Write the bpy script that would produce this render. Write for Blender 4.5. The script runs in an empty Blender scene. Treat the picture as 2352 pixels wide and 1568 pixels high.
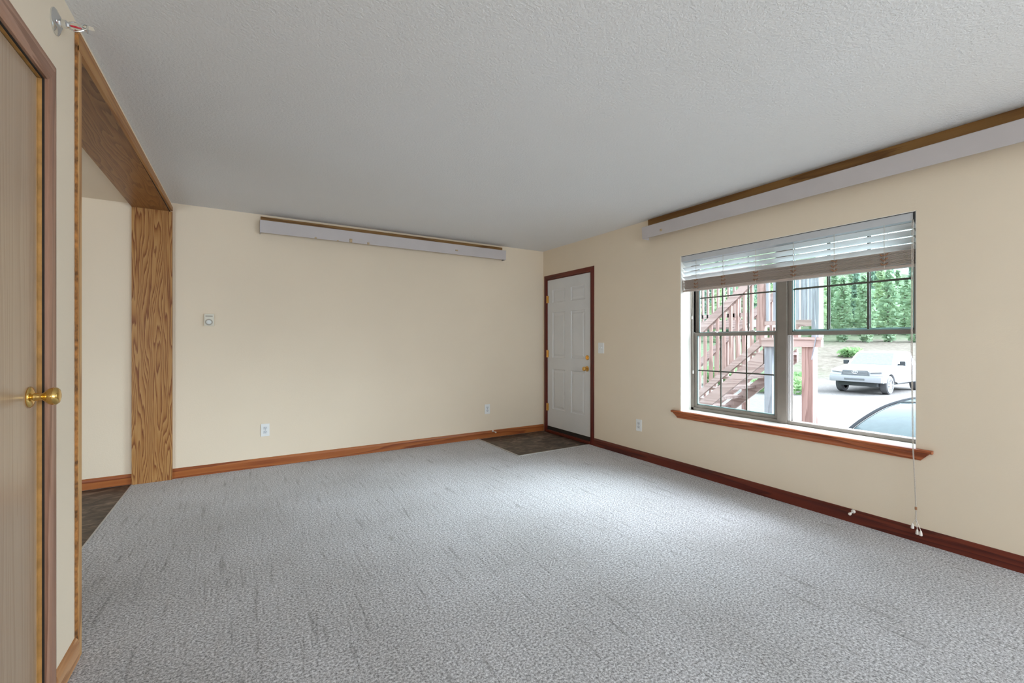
import bpy, bmesh, math, random
from mathutils import Vector, Matrix
random.seed(7)
scene = bpy.context.scene
COL = scene.collection
PI = math.pi

# ------------------------------------------------------------------ camera
EYE = 1.214
cam_d = bpy.data.cameras.new('camera')
cam = bpy.data.objects.new('camera', cam_d)
COL.objects.link(cam)
cam.location = (0, 0, EYE)
cam.rotation_euler = (PI / 2, 0, -math.radians(31.5))
cam_d.sensor_width = 36.0
cam_d.lens = 36.0 * 1004.0 / 2352.0
cam_d.clip_start = 0.02
cam_d.clip_end = 400
scene.camera = cam

# ------------------------------------------------------------------ colour management
scene.view_settings.view_transform = 'Standard'
scene.view_settings.look = 'None'
scene.view_settings.gamma = 1
scene.view_settings.use_curve_mapping = False
scene.view_settings.exposure = 0.10
scene.cycles.use_denoising = True
scene.cycles.max_bounces = 10
scene.cycles.diffuse_bounces = 8
scene.cycles.transparent_max_bounces = 16
scene.cycles.sample_clamp_indirect = 6.0

# ------------------------------------------------------------------ world: bright hazy sky
W = bpy.data.worlds.new('world')
scene.world = W
W.use_nodes = True
wn, wl = W.node_tree.nodes, W.node_tree.links
wn.clear()
w_out = wn.new('ShaderNodeOutputWorld')
w_bg = wn.new('ShaderNodeBackground')
w_tc = wn.new('ShaderNodeTexCoord')
w_sep = wn.new('ShaderNodeSeparateXYZ')
w_ramp = wn.new('ShaderNodeValToRGB')
w_ramp.color_ramp.elements[0].position = 0.0
w_ramp.color_ramp.elements[0].color = (0.28, 0.33, 0.38, 1)
w_ramp.color_ramp.elements[1].position = 0.75
w_ramp.color_ramp.elements[1].color = (0.74, 0.88, 1.0, 1)
e = w_ramp.color_ramp.elements.new(0.25)
e.color = (0.56, 0.66, 0.75, 1)
wl.new(w_tc.outputs['Generated'], w_sep.inputs[0])
wl.new(w_sep.outputs['Z'], w_ramp.inputs[0])
wl.new(w_ramp.outputs['Color'], w_bg.inputs['Color'])
w_bg.inputs['Strength'].default_value = 5.6
# bright bank of thin cloud around the veiled sun
w_dot = wn.new('ShaderNodeVectorMath'); w_dot.operation = 'DOT_PRODUCT'
w_dot.inputs[1].default_value = Vector((0.72, -0.54, 0.44)).normalized()
w_nrm = wn.new('ShaderNodeVectorMath'); w_nrm.operation = 'NORMALIZE'
wl.new(w_tc.outputs['Generated'], w_nrm.inputs[0])
wl.new(w_nrm.outputs['Vector'], w_dot.inputs[0])
w_max = wn.new('ShaderNodeMath'); w_max.operation = 'MAXIMUM'; w_max.inputs[1].default_value = 0.0
wl.new(w_dot.outputs['Value'], w_max.inputs[0])
w_pow = wn.new('ShaderNodeMath'); w_pow.operation = 'POWER'; w_pow.inputs[1].default_value = 14.0
wl.new(w_max.outputs[0], w_pow.inputs[0])
w_mul = wn.new('ShaderNodeMath'); w_mul.operation = 'MULTIPLY'; w_mul.inputs[1].default_value = 54.0
wl.new(w_pow.outputs[0], w_mul.inputs[0])
w_bg2 = wn.new('ShaderNodeBackground')
w_bg2.inputs['Color'].default_value = (0.80, 0.90, 1.0, 1)
wl.new(w_mul.outputs[0], w_bg2.inputs['Strength'])
w_add = wn.new('ShaderNodeAddShader')
wl.new(w_bg.outputs[0], w_add.inputs[0]); wl.new(w_bg2.outputs[0], w_add.inputs[1])
wl.new(w_add.outputs[0], w_out.inputs['Surface'])

def area(name, loc, direction, sx, sy, power, color, portal=False):
    d = bpy.data.lights.new(name, 'AREA')
    d.shape = 'RECTANGLE'
    d.size, d.size_y = sx, sy
    d.energy = power
    d.color = color
    if portal:
        d.cycles.is_portal = True
    o = bpy.data.objects.new(name, d)
    COL.objects.link(o)
    o.location = loc
    o.rotation_euler = Vector(direction).to_track_quat('-Z', 'Y').to_euler()
    return o

# daylight: portal in the visible window; fill lamps added on solid walls behind the camera; daylight of the dining room's window
area('window_portal', (3.74, 1.825, 1.28), (-1, 0, 0), 1.7, 1.45, 1, (1, 1, 1), True)
area('rear_side_fill', (3.47, -2.15, 1.05), (-1, 0.60, -0.30), 1.85, 1.9, 145, (0.77, 0.89, 1.0))  # added fill lamp; no glazed door is built in this wall
area('rear_fill', (1.0, -3.12, 1.30), (-0.20, 1, -0.85), 1.6, 1.4, 108, (0.77, 0.89, 1.0))  # added fill lamp in front of the solid rear wall
sun_d = bpy.data.lights.new('hazy_sun', 'SUN')
sun_d.energy = 5.5
sun_d.angle = math.radians(36)
sun_d.color = (0.86, 0.94, 1.0)
sun = bpy.data.objects.new('hazy_sun', sun_d)
COL.objects.link(sun)
sun.rotation_euler = Vector((-1.1, 0.5, -1.12)).to_track_quat('-Z', 'Y').to_euler()
area('dining_window_daylight', (-2.6, 0.68, 0.95), (0.25, 1, -0.15), 1.6, 1.5, 70, (0.80, 0.91, 1.0))

# ------------------------------------------------------------------ materials
def mat_new(name):
    m = bpy.data.materials.new(name)
    m.use_nodes = True
    nt = m.node_tree
    b = nt.nodes['Principled BSDF']
    return m, nt, b

def N(nt, kind, **kw):
    n = nt.nodes.new(kind)
    for k, v in kw.items():
        if k in n.inputs:
            n.inputs[k].default_value = v
        else:
            setattr(n, k, v)
    return n

def coords(nt, scale=(1, 1, 1), rot=(0, 0, 0)):
    tc = N(nt, 'ShaderNodeTexCoord')
    mp = N(nt, 'ShaderNodeMapping')
    mp.inputs['Scale'].default_value = scale
    mp.inputs['Rotation'].default_value = rot
    nt.links.new(tc.outputs['Object'], mp.inputs['Vector'])
    return mp.outputs['Vector']

def ramp(nt, fac, stops, interp='LINEAR'):
    r = N(nt, 'ShaderNodeValToRGB')
    r.color_ramp.interpolation = interp
    els = r.color_ramp.elements
    els[0].position, els[0].color = stops[0][0], (*stops[0][1], 1)
    els[1].position, els[1].color = stops[-1][0], (*stops[-1][1], 1)
    for p, c in stops[1:-1]:
        x = els.new(p)
        x.color = (*c, 1)
    nt.links.new(fac, r.inputs[0])
    return r.outputs['Color']

def bump(nt, b, height, strength, dist):
    bn = N(nt, 'ShaderNodeBump')
    bn.inputs['Strength'].default_value = strength
    bn.inputs['Distance'].default_value = dist
    nt.links.new(height, bn.inputs['Height'])
    nt.links.new(bn.outputs['Normal'], b.inputs['Normal'])

def flat(name, c, rough=0.5, metal=0.0, var=0.05, scale=12, spec=0.5, bmp=0.0, bscale=60):
    m, nt, b = mat_new(name)
    v = coords(nt)
    n = N(nt, 'ShaderNodeTexNoise', Scale=scale, Detail=3.0)
    nt.links.new(v, n.inputs['Vector'])
    lo = tuple(max(0, x * (1 - var)) for x in c)
    hi = tuple(min(1, x * (1 + var)) for x in c)
    nt.links.new(ramp(nt, n.outputs['Fac'], [(0.3, lo), (0.7, hi)]), b.inputs['Base Color'])
    b.inputs['Roughness'].default_value = rough
    b.inputs['Metallic'].default_value = metal
    b.inputs['Specular IOR Level'].default_value = spec
    if bmp:
        n2 = N(nt, 'ShaderNodeTexNoise', Scale=bscale, Detail=3.0)
        nt.links.new(v, n2.inputs['Vector'])
        bump(nt, b, n2.outputs['Fac'], bmp, 0.004)
    return m

def wood(name, light, mid, dark, axis='z', rings=26.0, across=5.0, along=0.7, fine=0.25, rough=0.4, spec=0.4, off=0.0, drift=1.5):
    """Grain lines as the contours of a stretched noise: straight to cathedral-shaped figure."""
    m, nt, b = mat_new(name)
    s = [across] * 3
    s['xyz'.index(axis)] = along
    v = coords(nt, s)
    n = N(nt, 'ShaderNodeTexNoise', Scale=1.0, Detail=1.5, Roughness=0.45)
    n.noise_dimensions = '4D'
    n.inputs['W'].default_value = off
    nt.links.new(v, n.inputs['Vector'])
    sx = N(nt, 'ShaderNodeSeparateXYZ')
    nt.links.new(v, sx.inputs[0])
    k1 = N(nt, 'ShaderNodeMath', operation='ADD')
    a_, b_ = [q for q in 'XYZ' if q.lower() != axis]
    nt.links.new(sx.outputs[a_], k1.inputs[0]); nt.links.new(sx.outputs[b_], k1.inputs[1])
    k2 = N(nt, 'ShaderNodeMath', operation='MULTIPLY')
    k2.inputs[1].default_value = drift
    nt.links.new(k1.outputs[0], k2.inputs[0])
    mul = N(nt, 'ShaderNodeMath', operation='MULTIPLY_ADD')
    mul.inputs[1].default_value = rings
    nt.links.new(n.outputs['Fac'], mul.inputs[0])
    nt.links.new(k2.outputs[0], mul.inputs[2])
    fr = N(nt, 'ShaderNodeMath', operation='FRACT')
    nt.links.new(mul.outputs[0], fr.inputs[0])
    f = [160.0] * 3
    f['xyz'.index(axis)] = 5.0
    v2 = coords(nt, f)
    n2 = N(nt, 'ShaderNodeTexNoise', Scale=1.0, Detail=2.0)
    nt.links.new(v2, n2.inputs['Vector'])
    mx = N(nt, 'ShaderNodeMath', operation='MULTIPLY_ADD')
    nt.links.new(n2.outputs['Fac'], mx.inputs[0])
    mx.inputs[1].default_value = fine * 2
    sub = N(nt, 'ShaderNodeMath', operation='SUBTRACT')
    nt.links.new(fr.outputs[0], sub.inputs[0])
    sub.inputs[1].default_value = fine
    nt.links.new(sub.outputs[0], mx.inputs[2])
    col = ramp(nt, mx.outputs[0], [(0.0, light), (0.5, mid), (0.86, dark), (1.0, light)])
    nt.links.new(col, b.inputs['Base Color'])
    b.inputs['Roughness'].default_value = rough
    b.inputs['Specular IOR Level'].default_value = spec
    bump(nt, b, n2.outputs['Fac'], 0.12, 0.001)
    return m

def paint(name, c, bscale=120, bstr=0.15, var=0.02, rough=0.75):
    m, nt, b = mat_new(name)
    v = coords(nt)
    n = N(nt, 'ShaderNodeTexNoise', Scale=1.3, Detail=2.0)
    nt.links.new(v, n.inputs['Vector'])
    nt.links.new(ramp(nt, n.outputs['Fac'], [(0.3, tuple(x * (1 - var) for x in c)), (0.7, tuple(min(1, x * (1 + var)) for x in c))]), b.inputs['Base Color'])
    b.inputs['Roughness'].default_value = rough
    b.inputs['Specular IOR Level'].default_value = 0.25
    n2 = N(nt, 'ShaderNodeTexNoise', Scale=bscale, Detail=2.0)
    nt.links.new(v, n2.inputs['Vector'])
    bump(nt, b, n2.outputs['Fac'], bstr, 0.003)
    return m

M = {}
M['wall'] = paint('wall_paint_cream', (0.79, 0.688, 0.55))
M['trim_white'] = paint('reveal_paint_white', (0.82, 0.80, 0.75))
def ceiling_mat():
    m, nt, b = mat_new('ceiling_texture')
    v = coords(nt)
    b.inputs['Base Color'].default_value = (0.76, 0.75, 0.73, 1)
    n0 = N(nt, 'ShaderNodeTexNoise', Scale=0.8, Detail=2.0)
    nt.links.new(v, n0.inputs['Vector'])
    nt.links.new(ramp(nt, n0.outputs['Fac'], [(0.3, (0.74, 0.735, 0.73)), (0.7, (0.76, 0.76, 0.765))]), b.inputs['Base Color'])
    b.inputs['Roughness'].default_value = 0.9
    b.inputs['Specular IOR Level'].default_value = 0.1
    n = N(nt, 'ShaderNodeTexNoise', Scale=75.0, Detail=4.0, Roughness=0.6)
    nt.links.new(v, n.inputs['Vector'])
    r = ramp(nt, n.outputs['Fac'], [(0.40, (0, 0, 0)), (0.60, (1, 1, 1))])
    bump(nt, b, r, 0.4, 0.004)
    return m
M['ceiling'] = ceiling_mat()

def carpet_mat():
    m, nt, b = mat_new('carpet_pile')
    v = coords(nt)
    n = N(nt, 'ShaderNodeTexNoise', Scale=100.0, Detail=5.0, Roughness=0.78)
    nt.links.new(v, n.inputs['Vector'])
    c1 = ramp(nt, n.outputs['Fac'], [(0.36, (0.12, 0.112, 0.115)), (0.48, (0.46, 0.455, 0.475)), (0.61, (0.90, 0.90, 0.93))])
    # vacuum / brush streaks
    vs = coords(nt, (34, 3.2, 1))
    n2 = N(nt, 'ShaderNodeTexNoise', Scale=1.0, Detail=3.0, Distortion=0.6)
    nt.links.new(vs, n2.inputs['Vector'])
    c2 = ramp(nt, n2.outputs['Fac'], [(0.29, (0.70, 0.69, 0.68)), (0.39, (1, 1, 1)), (0.75, (1.03, 1.03, 1.03))])
    n3 = N(nt, 'ShaderNodeTexNoise', Scale=1.6, Detail=3.0)
    nt.links.new(v, n3.inputs['Vector'])
    c3 = ramp(nt, n3.outputs['Fac'], [(0.3, (0.86, 0.85, 0.83)), (0.7, (1.05, 1.05, 1.05))])
    m1 = N(nt, 'ShaderNodeMix', data_type='RGBA', blend_type='MULTIPLY')
    m1.inputs['Factor'].default_value = 1
    nt.links.new(c1, m1.inputs['A']); nt.links.new(c2, m1.inputs['B'])
    m2 = N(nt, 'ShaderNodeMix', data_type='RGBA', blend_type='MULTIPLY')
    m2.inputs['Factor'].default_value = 1
    nt.links.new(m1.outputs['Result'], m2.inputs['A']); nt.links.new(c3, m2.inputs['B'])
    nt.links.new(m2.outputs['Result'], b.inputs['Base Color'])
    b.inputs['Roughness'].default_value = 0.95
    b.inputs['Specular IOR Level'].default_value = 0.1
    b.inputs['Sheen Weight'].default_value = 0.25
    ad = N(nt, 'ShaderNodeMath', operation='MULTIPLY_ADD')
    nt.links.new(n2.outputs['Fac'], ad.inputs[0]); ad.inputs[1].default_value = 0.8
    nt.links.new(n.outputs['Fac'], ad.inputs[2])
    bump(nt, b, ad.outputs[0], 0.7, 0.012)
    return m
M['carpet'] = carpet_mat()

def vinyl_mat():
    m, nt, b = mat_new('vinyl_slate')
    v = coords(nt, (7, 15, 1))
    n = N(nt, 'ShaderNodeTexNoise', Scale=1.0, Detail=5.0, Roughness=0.6, Distortion=1.2)
    nt.links.new(v, n.inputs['Vector'])
    c = ramp(nt, n.outputs['Fac'], [(0.30, (0.015, 0.009, 0.006)), (0.46, (0.055, 0.034, 0.022)), (0.54, (0.10, 0.068, 0.047)), (0.66, (0.20, 0.15, 0.115))])
    nt.links.new(c, b.inputs['Base Color'])
    b.inputs['Roughness'].default_value = 0.5
    bump(nt, b, n.outputs['Fac'], 0.25, 0.004)
    return m
M['vinyl'] = vinyl_mat()

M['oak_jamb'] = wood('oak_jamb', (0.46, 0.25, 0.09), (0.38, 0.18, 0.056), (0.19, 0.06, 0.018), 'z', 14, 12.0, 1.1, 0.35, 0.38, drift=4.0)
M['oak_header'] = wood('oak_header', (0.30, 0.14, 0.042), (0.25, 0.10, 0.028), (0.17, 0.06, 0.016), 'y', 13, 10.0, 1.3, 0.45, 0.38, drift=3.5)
M['oak_edge'] = wood('oak_edge', (0.58, 0.34, 0.14), (0.50, 0.26, 0.09), (0.36, 0.16, 0.05), 'z', 8, 8, 0.6, 0.25, 0.45)
M['raw_edge'] = flat('ragged_dark_oak_edge', (0.30, 0.13, 0.035), 0.8, var=0.6, scale=45, bmp=0.4)
M['oak_edge_y'] = wood('oak_fascia', (0.46, 0.24, 0.08), (0.40, 0.18, 0.05), (0.30, 0.12, 0.035), 'y', 8, 8, 0.6, 0.25, 0.45)
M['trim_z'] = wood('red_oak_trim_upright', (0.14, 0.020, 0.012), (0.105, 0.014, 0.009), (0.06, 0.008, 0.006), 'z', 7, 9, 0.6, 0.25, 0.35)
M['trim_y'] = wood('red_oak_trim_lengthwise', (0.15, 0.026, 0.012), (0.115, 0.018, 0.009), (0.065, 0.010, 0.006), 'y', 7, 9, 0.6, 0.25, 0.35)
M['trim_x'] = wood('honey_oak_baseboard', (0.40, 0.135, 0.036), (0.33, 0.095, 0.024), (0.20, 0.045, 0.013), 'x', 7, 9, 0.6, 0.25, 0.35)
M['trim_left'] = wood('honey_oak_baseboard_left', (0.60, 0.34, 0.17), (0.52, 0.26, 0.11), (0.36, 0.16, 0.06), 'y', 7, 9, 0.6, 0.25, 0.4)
M['sill'] = wood('red_oak_sill', (0.45, 0.14, 0.05), (0.37, 0.10, 0.034), (0.20, 0.045, 0.016), 'y', 9, 9, 0.6, 0.25, 0.3)
M['door_oak'] = wood('flush_door_oak', (0.46, 0.335, 0.23), (0.44, 0.315, 0.215), (0.405, 0.285, 0.19), 'z', 7, 12, 0.5, 0.4, 0.24, 0.6, drift=3.0)
M['casing_oak'] = wood('door_casing_oak', (0.42, 0.24, 0.165), (0.35, 0.185, 0.12), (0.24, 0.115, 0.07), 'z', 8, 10, 0.5, 0.3, 0.4)
M['casing_oak_y'] = wood('door_head_casing_oak', (0.42, 0.24, 0.165), (0.35, 0.185, 0.12), (0.24, 0.115, 0.07), 'y', 8, 10, 0.5, 0.3, 0.4)
M['door_edge'] = flat('door_edge_oak', (0.52, 0.27, 0.08), 0.5, var=0.2, scale=30)
M['dark_gap'] = flat('dark_gap_shade', (0.02, 0.014, 0.01), 0.8)  # near-black fill painted in for the shade of narrow gaps
M['door_white'] = flat('door_paint_white', (0.69, 0.70, 0.715), 0.45, var=0.02, scale=4)
M['brass'] = flat('polished_brass', (0.80, 0.54, 0.18), 0.16, 1.0, var=0.04)
M['brass_old'] = flat('worn_brass', (0.72, 0.44, 0.14), 0.3, 1.0, var=0.1)
M['white_plastic'] = flat('white_plastic', (0.80, 0.82, 0.83), 0.4, var=0.02)
M['slot'] = flat('outlet_slot_grey', (0.16, 0.17, 0.18), 0.6)
M['recept'] = flat('outlet_face', (0.66, 0.69, 0.72), 0.45, var=0.02)
M['thermo'] = flat('thermostat_plastic', (0.72, 0.69, 0.60), 0.45, var=0.03)
M['dial'] = flat('thermostat_dial', (0.72, 0.74, 0.73), 0.3, var=0.03)
M['dial_ring'] = flat('thermostat_ring', (0.42, 0.39, 0.33), 0.4, var=0.03)
M['valance'] = flat('valance_vinyl', (0.53, 0.495, 0.50), 0.5, var=0.03, scale=5)
M['tape'] = flat('old_tape_residue', (0.48, 0.36, 0.22), 0.8, var=0.3, scale=60)
M['track'] = flat('valance_track_brown', (0.20, 0.105, 0.035), 0.5, var=0.1)
M['board'] = wood('brown_wood_strip', (0.30, 0.16, 0.05), (0.25, 0.125, 0.035), (0.16, 0.07, 0.02), 'x', 6, 8, 0.6, 0.25, 0.6)
M['board_y'] = wood('brown_wood_strip_y', (0.30, 0.16, 0.05), (0.25, 0.125, 0.035), (0.16, 0.07, 0.02), 'y', 6, 8, 0.6, 0.25, 0.6)
M['chrome'] = flat('chrome', (0.75, 0.77, 0.78), 0.15, 1.0, var=0.03)
M['bulb'] = flat('red_glass_bulb', (0.55, 0.03, 0.05), 0.1, var=0.05)
M['steel'] = flat('steel_spring', (0.6, 0.58, 0.55), 0.35, 1.0, var=0.05)
M['rubber_white'] = flat('white_rubber', (0.80, 0.76, 0.72), 0.6)
M['alu'] = flat('taupe_aluminium', (0.23, 0.20, 0.175), 0.45, 0.0, var=0.06)
M['alu_l'] = flat('pale_track_aluminium', (0.52, 0.50, 0.49), 0.4, 0.0, var=0.05)
M['muntin'] = flat('dark_muntin', (0.07, 0.07, 0.055), 0.5, var=0.1)
M['spacer'] = flat('teal_glass_edge', (0.28, 0.42, 0.43), 0.4, var=0.05)
M['cord'] = flat('blind_cord', (0.55, 0.50, 0.44), 0.8, var=0.15, scale=200)
M['knot'] = flat('brown_cord_knot', (0.34, 0.17, 0.09), 0.8, var=0.25, scale=200)
M['metal_strip'] = flat('carpet_edge_strip', (0.50, 0.49, 0.48), 0.45, 0.3, var=0.05)

def slat_mat(name, c, trans):
    m, nt, b = mat_new(name)
    out = nt.nodes['Material Output']
    v = coords(nt, (1, 0.5, 1))
    n = N(nt, 'ShaderNodeTexNoise', Scale=30.0, Detail=2.0)
    nt.links.new(v, n.inputs['Vector'])
    col = ramp(nt, n.outputs['Fac'], [(0.3, tuple(x * 0.96 for x in c)), (0.7, c)])
    nt.links.new(col, b.inputs['Base Color'])
    b.inputs['Roughness'].default_value = 0.4
    t = N(nt, 'ShaderNodeBsdfTranslucent')
    nt.links.new(col, t.inputs['Color'])
    mx = N(nt, 'ShaderNodeMixShader')
    mx.inputs[0].default_value = trans
    nt.links.new(b.outputs[0], mx.inputs[1]); nt.links.new(t.outputs[0], mx.inputs[2])
    nt.links.new(mx.outputs[0], out.inputs['Surface'])
    return m
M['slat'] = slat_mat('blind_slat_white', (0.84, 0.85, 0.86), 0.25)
M['slat_stack'] = slat_mat('blind_slat_shaded', (0.50, 0.41, 0.36), 0.03)  # same slats, with the stack's shade put into a browner colour
M['headrail'] = flat('blind_headrail', (0.55, 0.57, 0.60), 0.4, var=0.03)

def glass_mat(name, tint=(1, 1, 1), refl=0.06):
    m, nt, b = mat_new(name)
    out = nt.nodes['Material Output']
    nt.nodes.remove(b)
    tr = N(nt, 'ShaderNodeBsdfTransparent')
    tr.inputs['Color'].default_value = (*tint, 1)
    gl = N(nt, 'ShaderNodeBsdfGlossy')
    gl.inputs['Roughness'].default_value = 0.02
    lw = N(nt, 'ShaderNodeLayerWeight')
    lw.inputs['Blend'].default_value = 0.25
    mp = N(nt, 'ShaderNodeMath', operation='MULTIPLY_ADD')
    nt.links.new(lw.outputs['Fresnel'], mp.inputs[0])
    mp.inputs[1].default_value = 0.5
    mp.inputs[2].default_value = refl * 0.3
    mx = N(nt, 'ShaderNodeMixShader')
    nt.links.new(mp.outputs[0], mx.inputs[0])
    nt.links.new(tr.outputs[0], mx.inputs[1]); nt.links.new(gl.outputs[0], mx.inputs[2])
    nt.links.new(mx.outputs[0], out.inputs['Surface'])
    return m
M['pane'] = glass_mat('window_glass', (0.94, 0.97, 0.96))

# outdoor materials
def ground_mat():
    m, nt, b = mat_new('gravel_and_grass')
    v = coords(nt)
    n = N(nt, 'ShaderNodeTexNoise', Scale=9.0, Detail=6.0, Roughness=0.7)
    nt.links.new(v, n.inputs['Vector'])
    gravel = ramp(nt, n.outputs['Fac'], [(0.3, (0.115, 0.105, 0.10)), (0.7, (0.17, 0.16, 0.155))])
    n2 = N(nt, 'ShaderNodeTexNoise', Scale=3.0, Detail=5.0)
    nt.links.new(v, n2.inputs['Vector'])
    dirt = ramp(nt, n2.outputs['Fac'], [(0.35, (0.082, 0.07, 0.056)), (0.65, (0.125, 0.11, 0.09))])
    grass = ramp(nt, n2.outputs['Fac'], [(0.3, (0.06, 0.085, 0.045)), (0.7, (0.11, 0.135, 0.085))])
    at = N(nt, 'ShaderNodeVertexColor', layer_name='cover')
    sp = N(nt, 'ShaderNodeSeparateColor')
    nt.links.new(at.outputs['Color'], sp.inputs[0])
    a = N(nt, 'ShaderNodeMix', data_type='RGBA')
    nt.links.new(sp.outputs[0], a.inputs['Factor'])
    nt.links.new(gravel, a.inputs['A']); nt.links.new(dirt, a.inputs['B'])
    g = N(nt, 'ShaderNodeMix', data_type='RGBA')
    nt.links.new(sp.outputs[1], g.inputs['Factor'])
    nt.links.new(a.outputs['Result'], g.inputs['A']); nt.links.new(grass, g.inputs['B'])
    nt.links.new(g.outputs['Result'], b.inputs['Base Color'])
    b.inputs['Roughness'].default_value = 0.95
    b.inputs['Specular IOR Level'].default_value = 0.1
    bump(nt, b, n.outputs['Fac'], 0.6, 0.05)
    return m
M['ground'] = ground_mat()
def leaf_mat(name, a, c):
    m, nt, b = mat_new(name)
    out = nt.nodes['Material Output']
    v = coords(nt)
    n = N(nt, 'ShaderNodeTexNoise', Scale=1.7, Detail=4.0)
    nt.links.new(v, n.inputs['Vector'])
    col = ramp(nt, n.outputs['Fac'], [(0.3, a), (0.7, c)])
    nt.links.new(col, b.inputs['Base Color'])
    b.inputs['Roughness'].default_value = 0.7
    b.inputs['Specular IOR Level'].default_value = 0.2
    t = N(nt, 'ShaderNodeBsdfTranslucent')
    nt.links.new(col, t.inputs['Color'])
    mx = N(nt, 'ShaderNodeMixShader')
    mx.inputs[0].default_value = 0.45
    nt.links.new(b.outputs[0], mx.inputs[1]); nt.links.new(t.outputs[0], mx.inputs[2])
    nt.links.new(mx.outputs[0], out.inputs['Surface'])
    return m
M['leaf_a'] = leaf_mat('aspen_leaves', (0.30, 0.42, 0.24), (0.52, 0.60, 0.38))
M['leaf_b'] = leaf_mat('birch_leaves', (0.26, 0.38, 0.25), (0.44, 0.55, 0.36))
M['leaf_c'] = leaf_mat('fir_needles', (0.20, 0.31, 0.24), (0.32, 0.44, 0.34))
M['leaf_s'] = leaf_mat('shrub_leaves', (0.15, 0.28, 0.12), (0.30, 0.42, 0.20))
M['bark'] = flat('pale_bark', (0.16, 0.15, 0.13), 0.9, var=0.3, scale=6)
M['redwood'] = wood('stained_redwood', (0.34, 0.225, 0.20), (0.29, 0.185, 0.165), (0.21, 0.125, 0.11), 'z', 6, 6, 0.6, 0.3, 0.7, 0.2)
M['redwood_y'] = wood('stained_redwood_rail', (0.40, 0.30, 0.28), (0.35, 0.255, 0.235), (0.26, 0.18, 0.165), 'y', 6, 6, 0.6, 0.3, 0.7, 0.2)
M['grey_post'] = wood('blue_grey_timber', (0.30, 0.31, 0.34), (0.26, 0.27, 0.30), (0.20, 0.20, 0.23), 'z', 6, 6, 0.6, 0.3, 0.8, 0.2)  # blue-grey grain for the landing post, balusters and cable
M['siding'] = flat('house_siding', (0.45, 0.36, 0.30), 0.8, var=0.08)
M['truck_white'] = flat('truck_paint_white', (0.34, 0.345, 0.36), 0.25, var=0.02)
M['bumper_white'] = flat('truck_bumper', (0.29, 0.295, 0.31), 0.35, var=0.02)
M['car_glass'] = flat('vehicle_glass', (0.12, 0.15, 0.16), 0.06, var=0.1)
M['car_glass_l'] = flat('vehicle_windshield', (0.035, 0.055, 0.058), 0.05, var=0.1, spec=0.2)
M['truck_screen'] = flat('truck_windshield', (0.15, 0.17, 0.18), 0.08, var=0.1, spec=0.6)
M['tyre'] = flat('tyre_rubber', (0.10, 0.10, 0.105), 0.8)
M['rim'] = flat('alloy_rim', (0.55, 0.56, 0.58), 0.3, 0.6)
M['grille'] = flat('grille_grey', (0.12, 0.125, 0.13), 0.4)
M['lamp_glass'] = flat('headlight_glass', (0.48, 0.50, 0.53), 0.12, spec=0.8)
M['black_trim'] = flat('black_trim', (0.03, 0.033, 0.036), 0.4)
M['seal_black'] = flat('rubber_seal_black', (0.02, 0.022, 0.025), 0.9, spec=0.05)
M['sedan_paint'] = flat('dark_teal_paint', (0.05, 0.075, 0.08), 0.2, 0.2, var=0.05)

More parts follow.
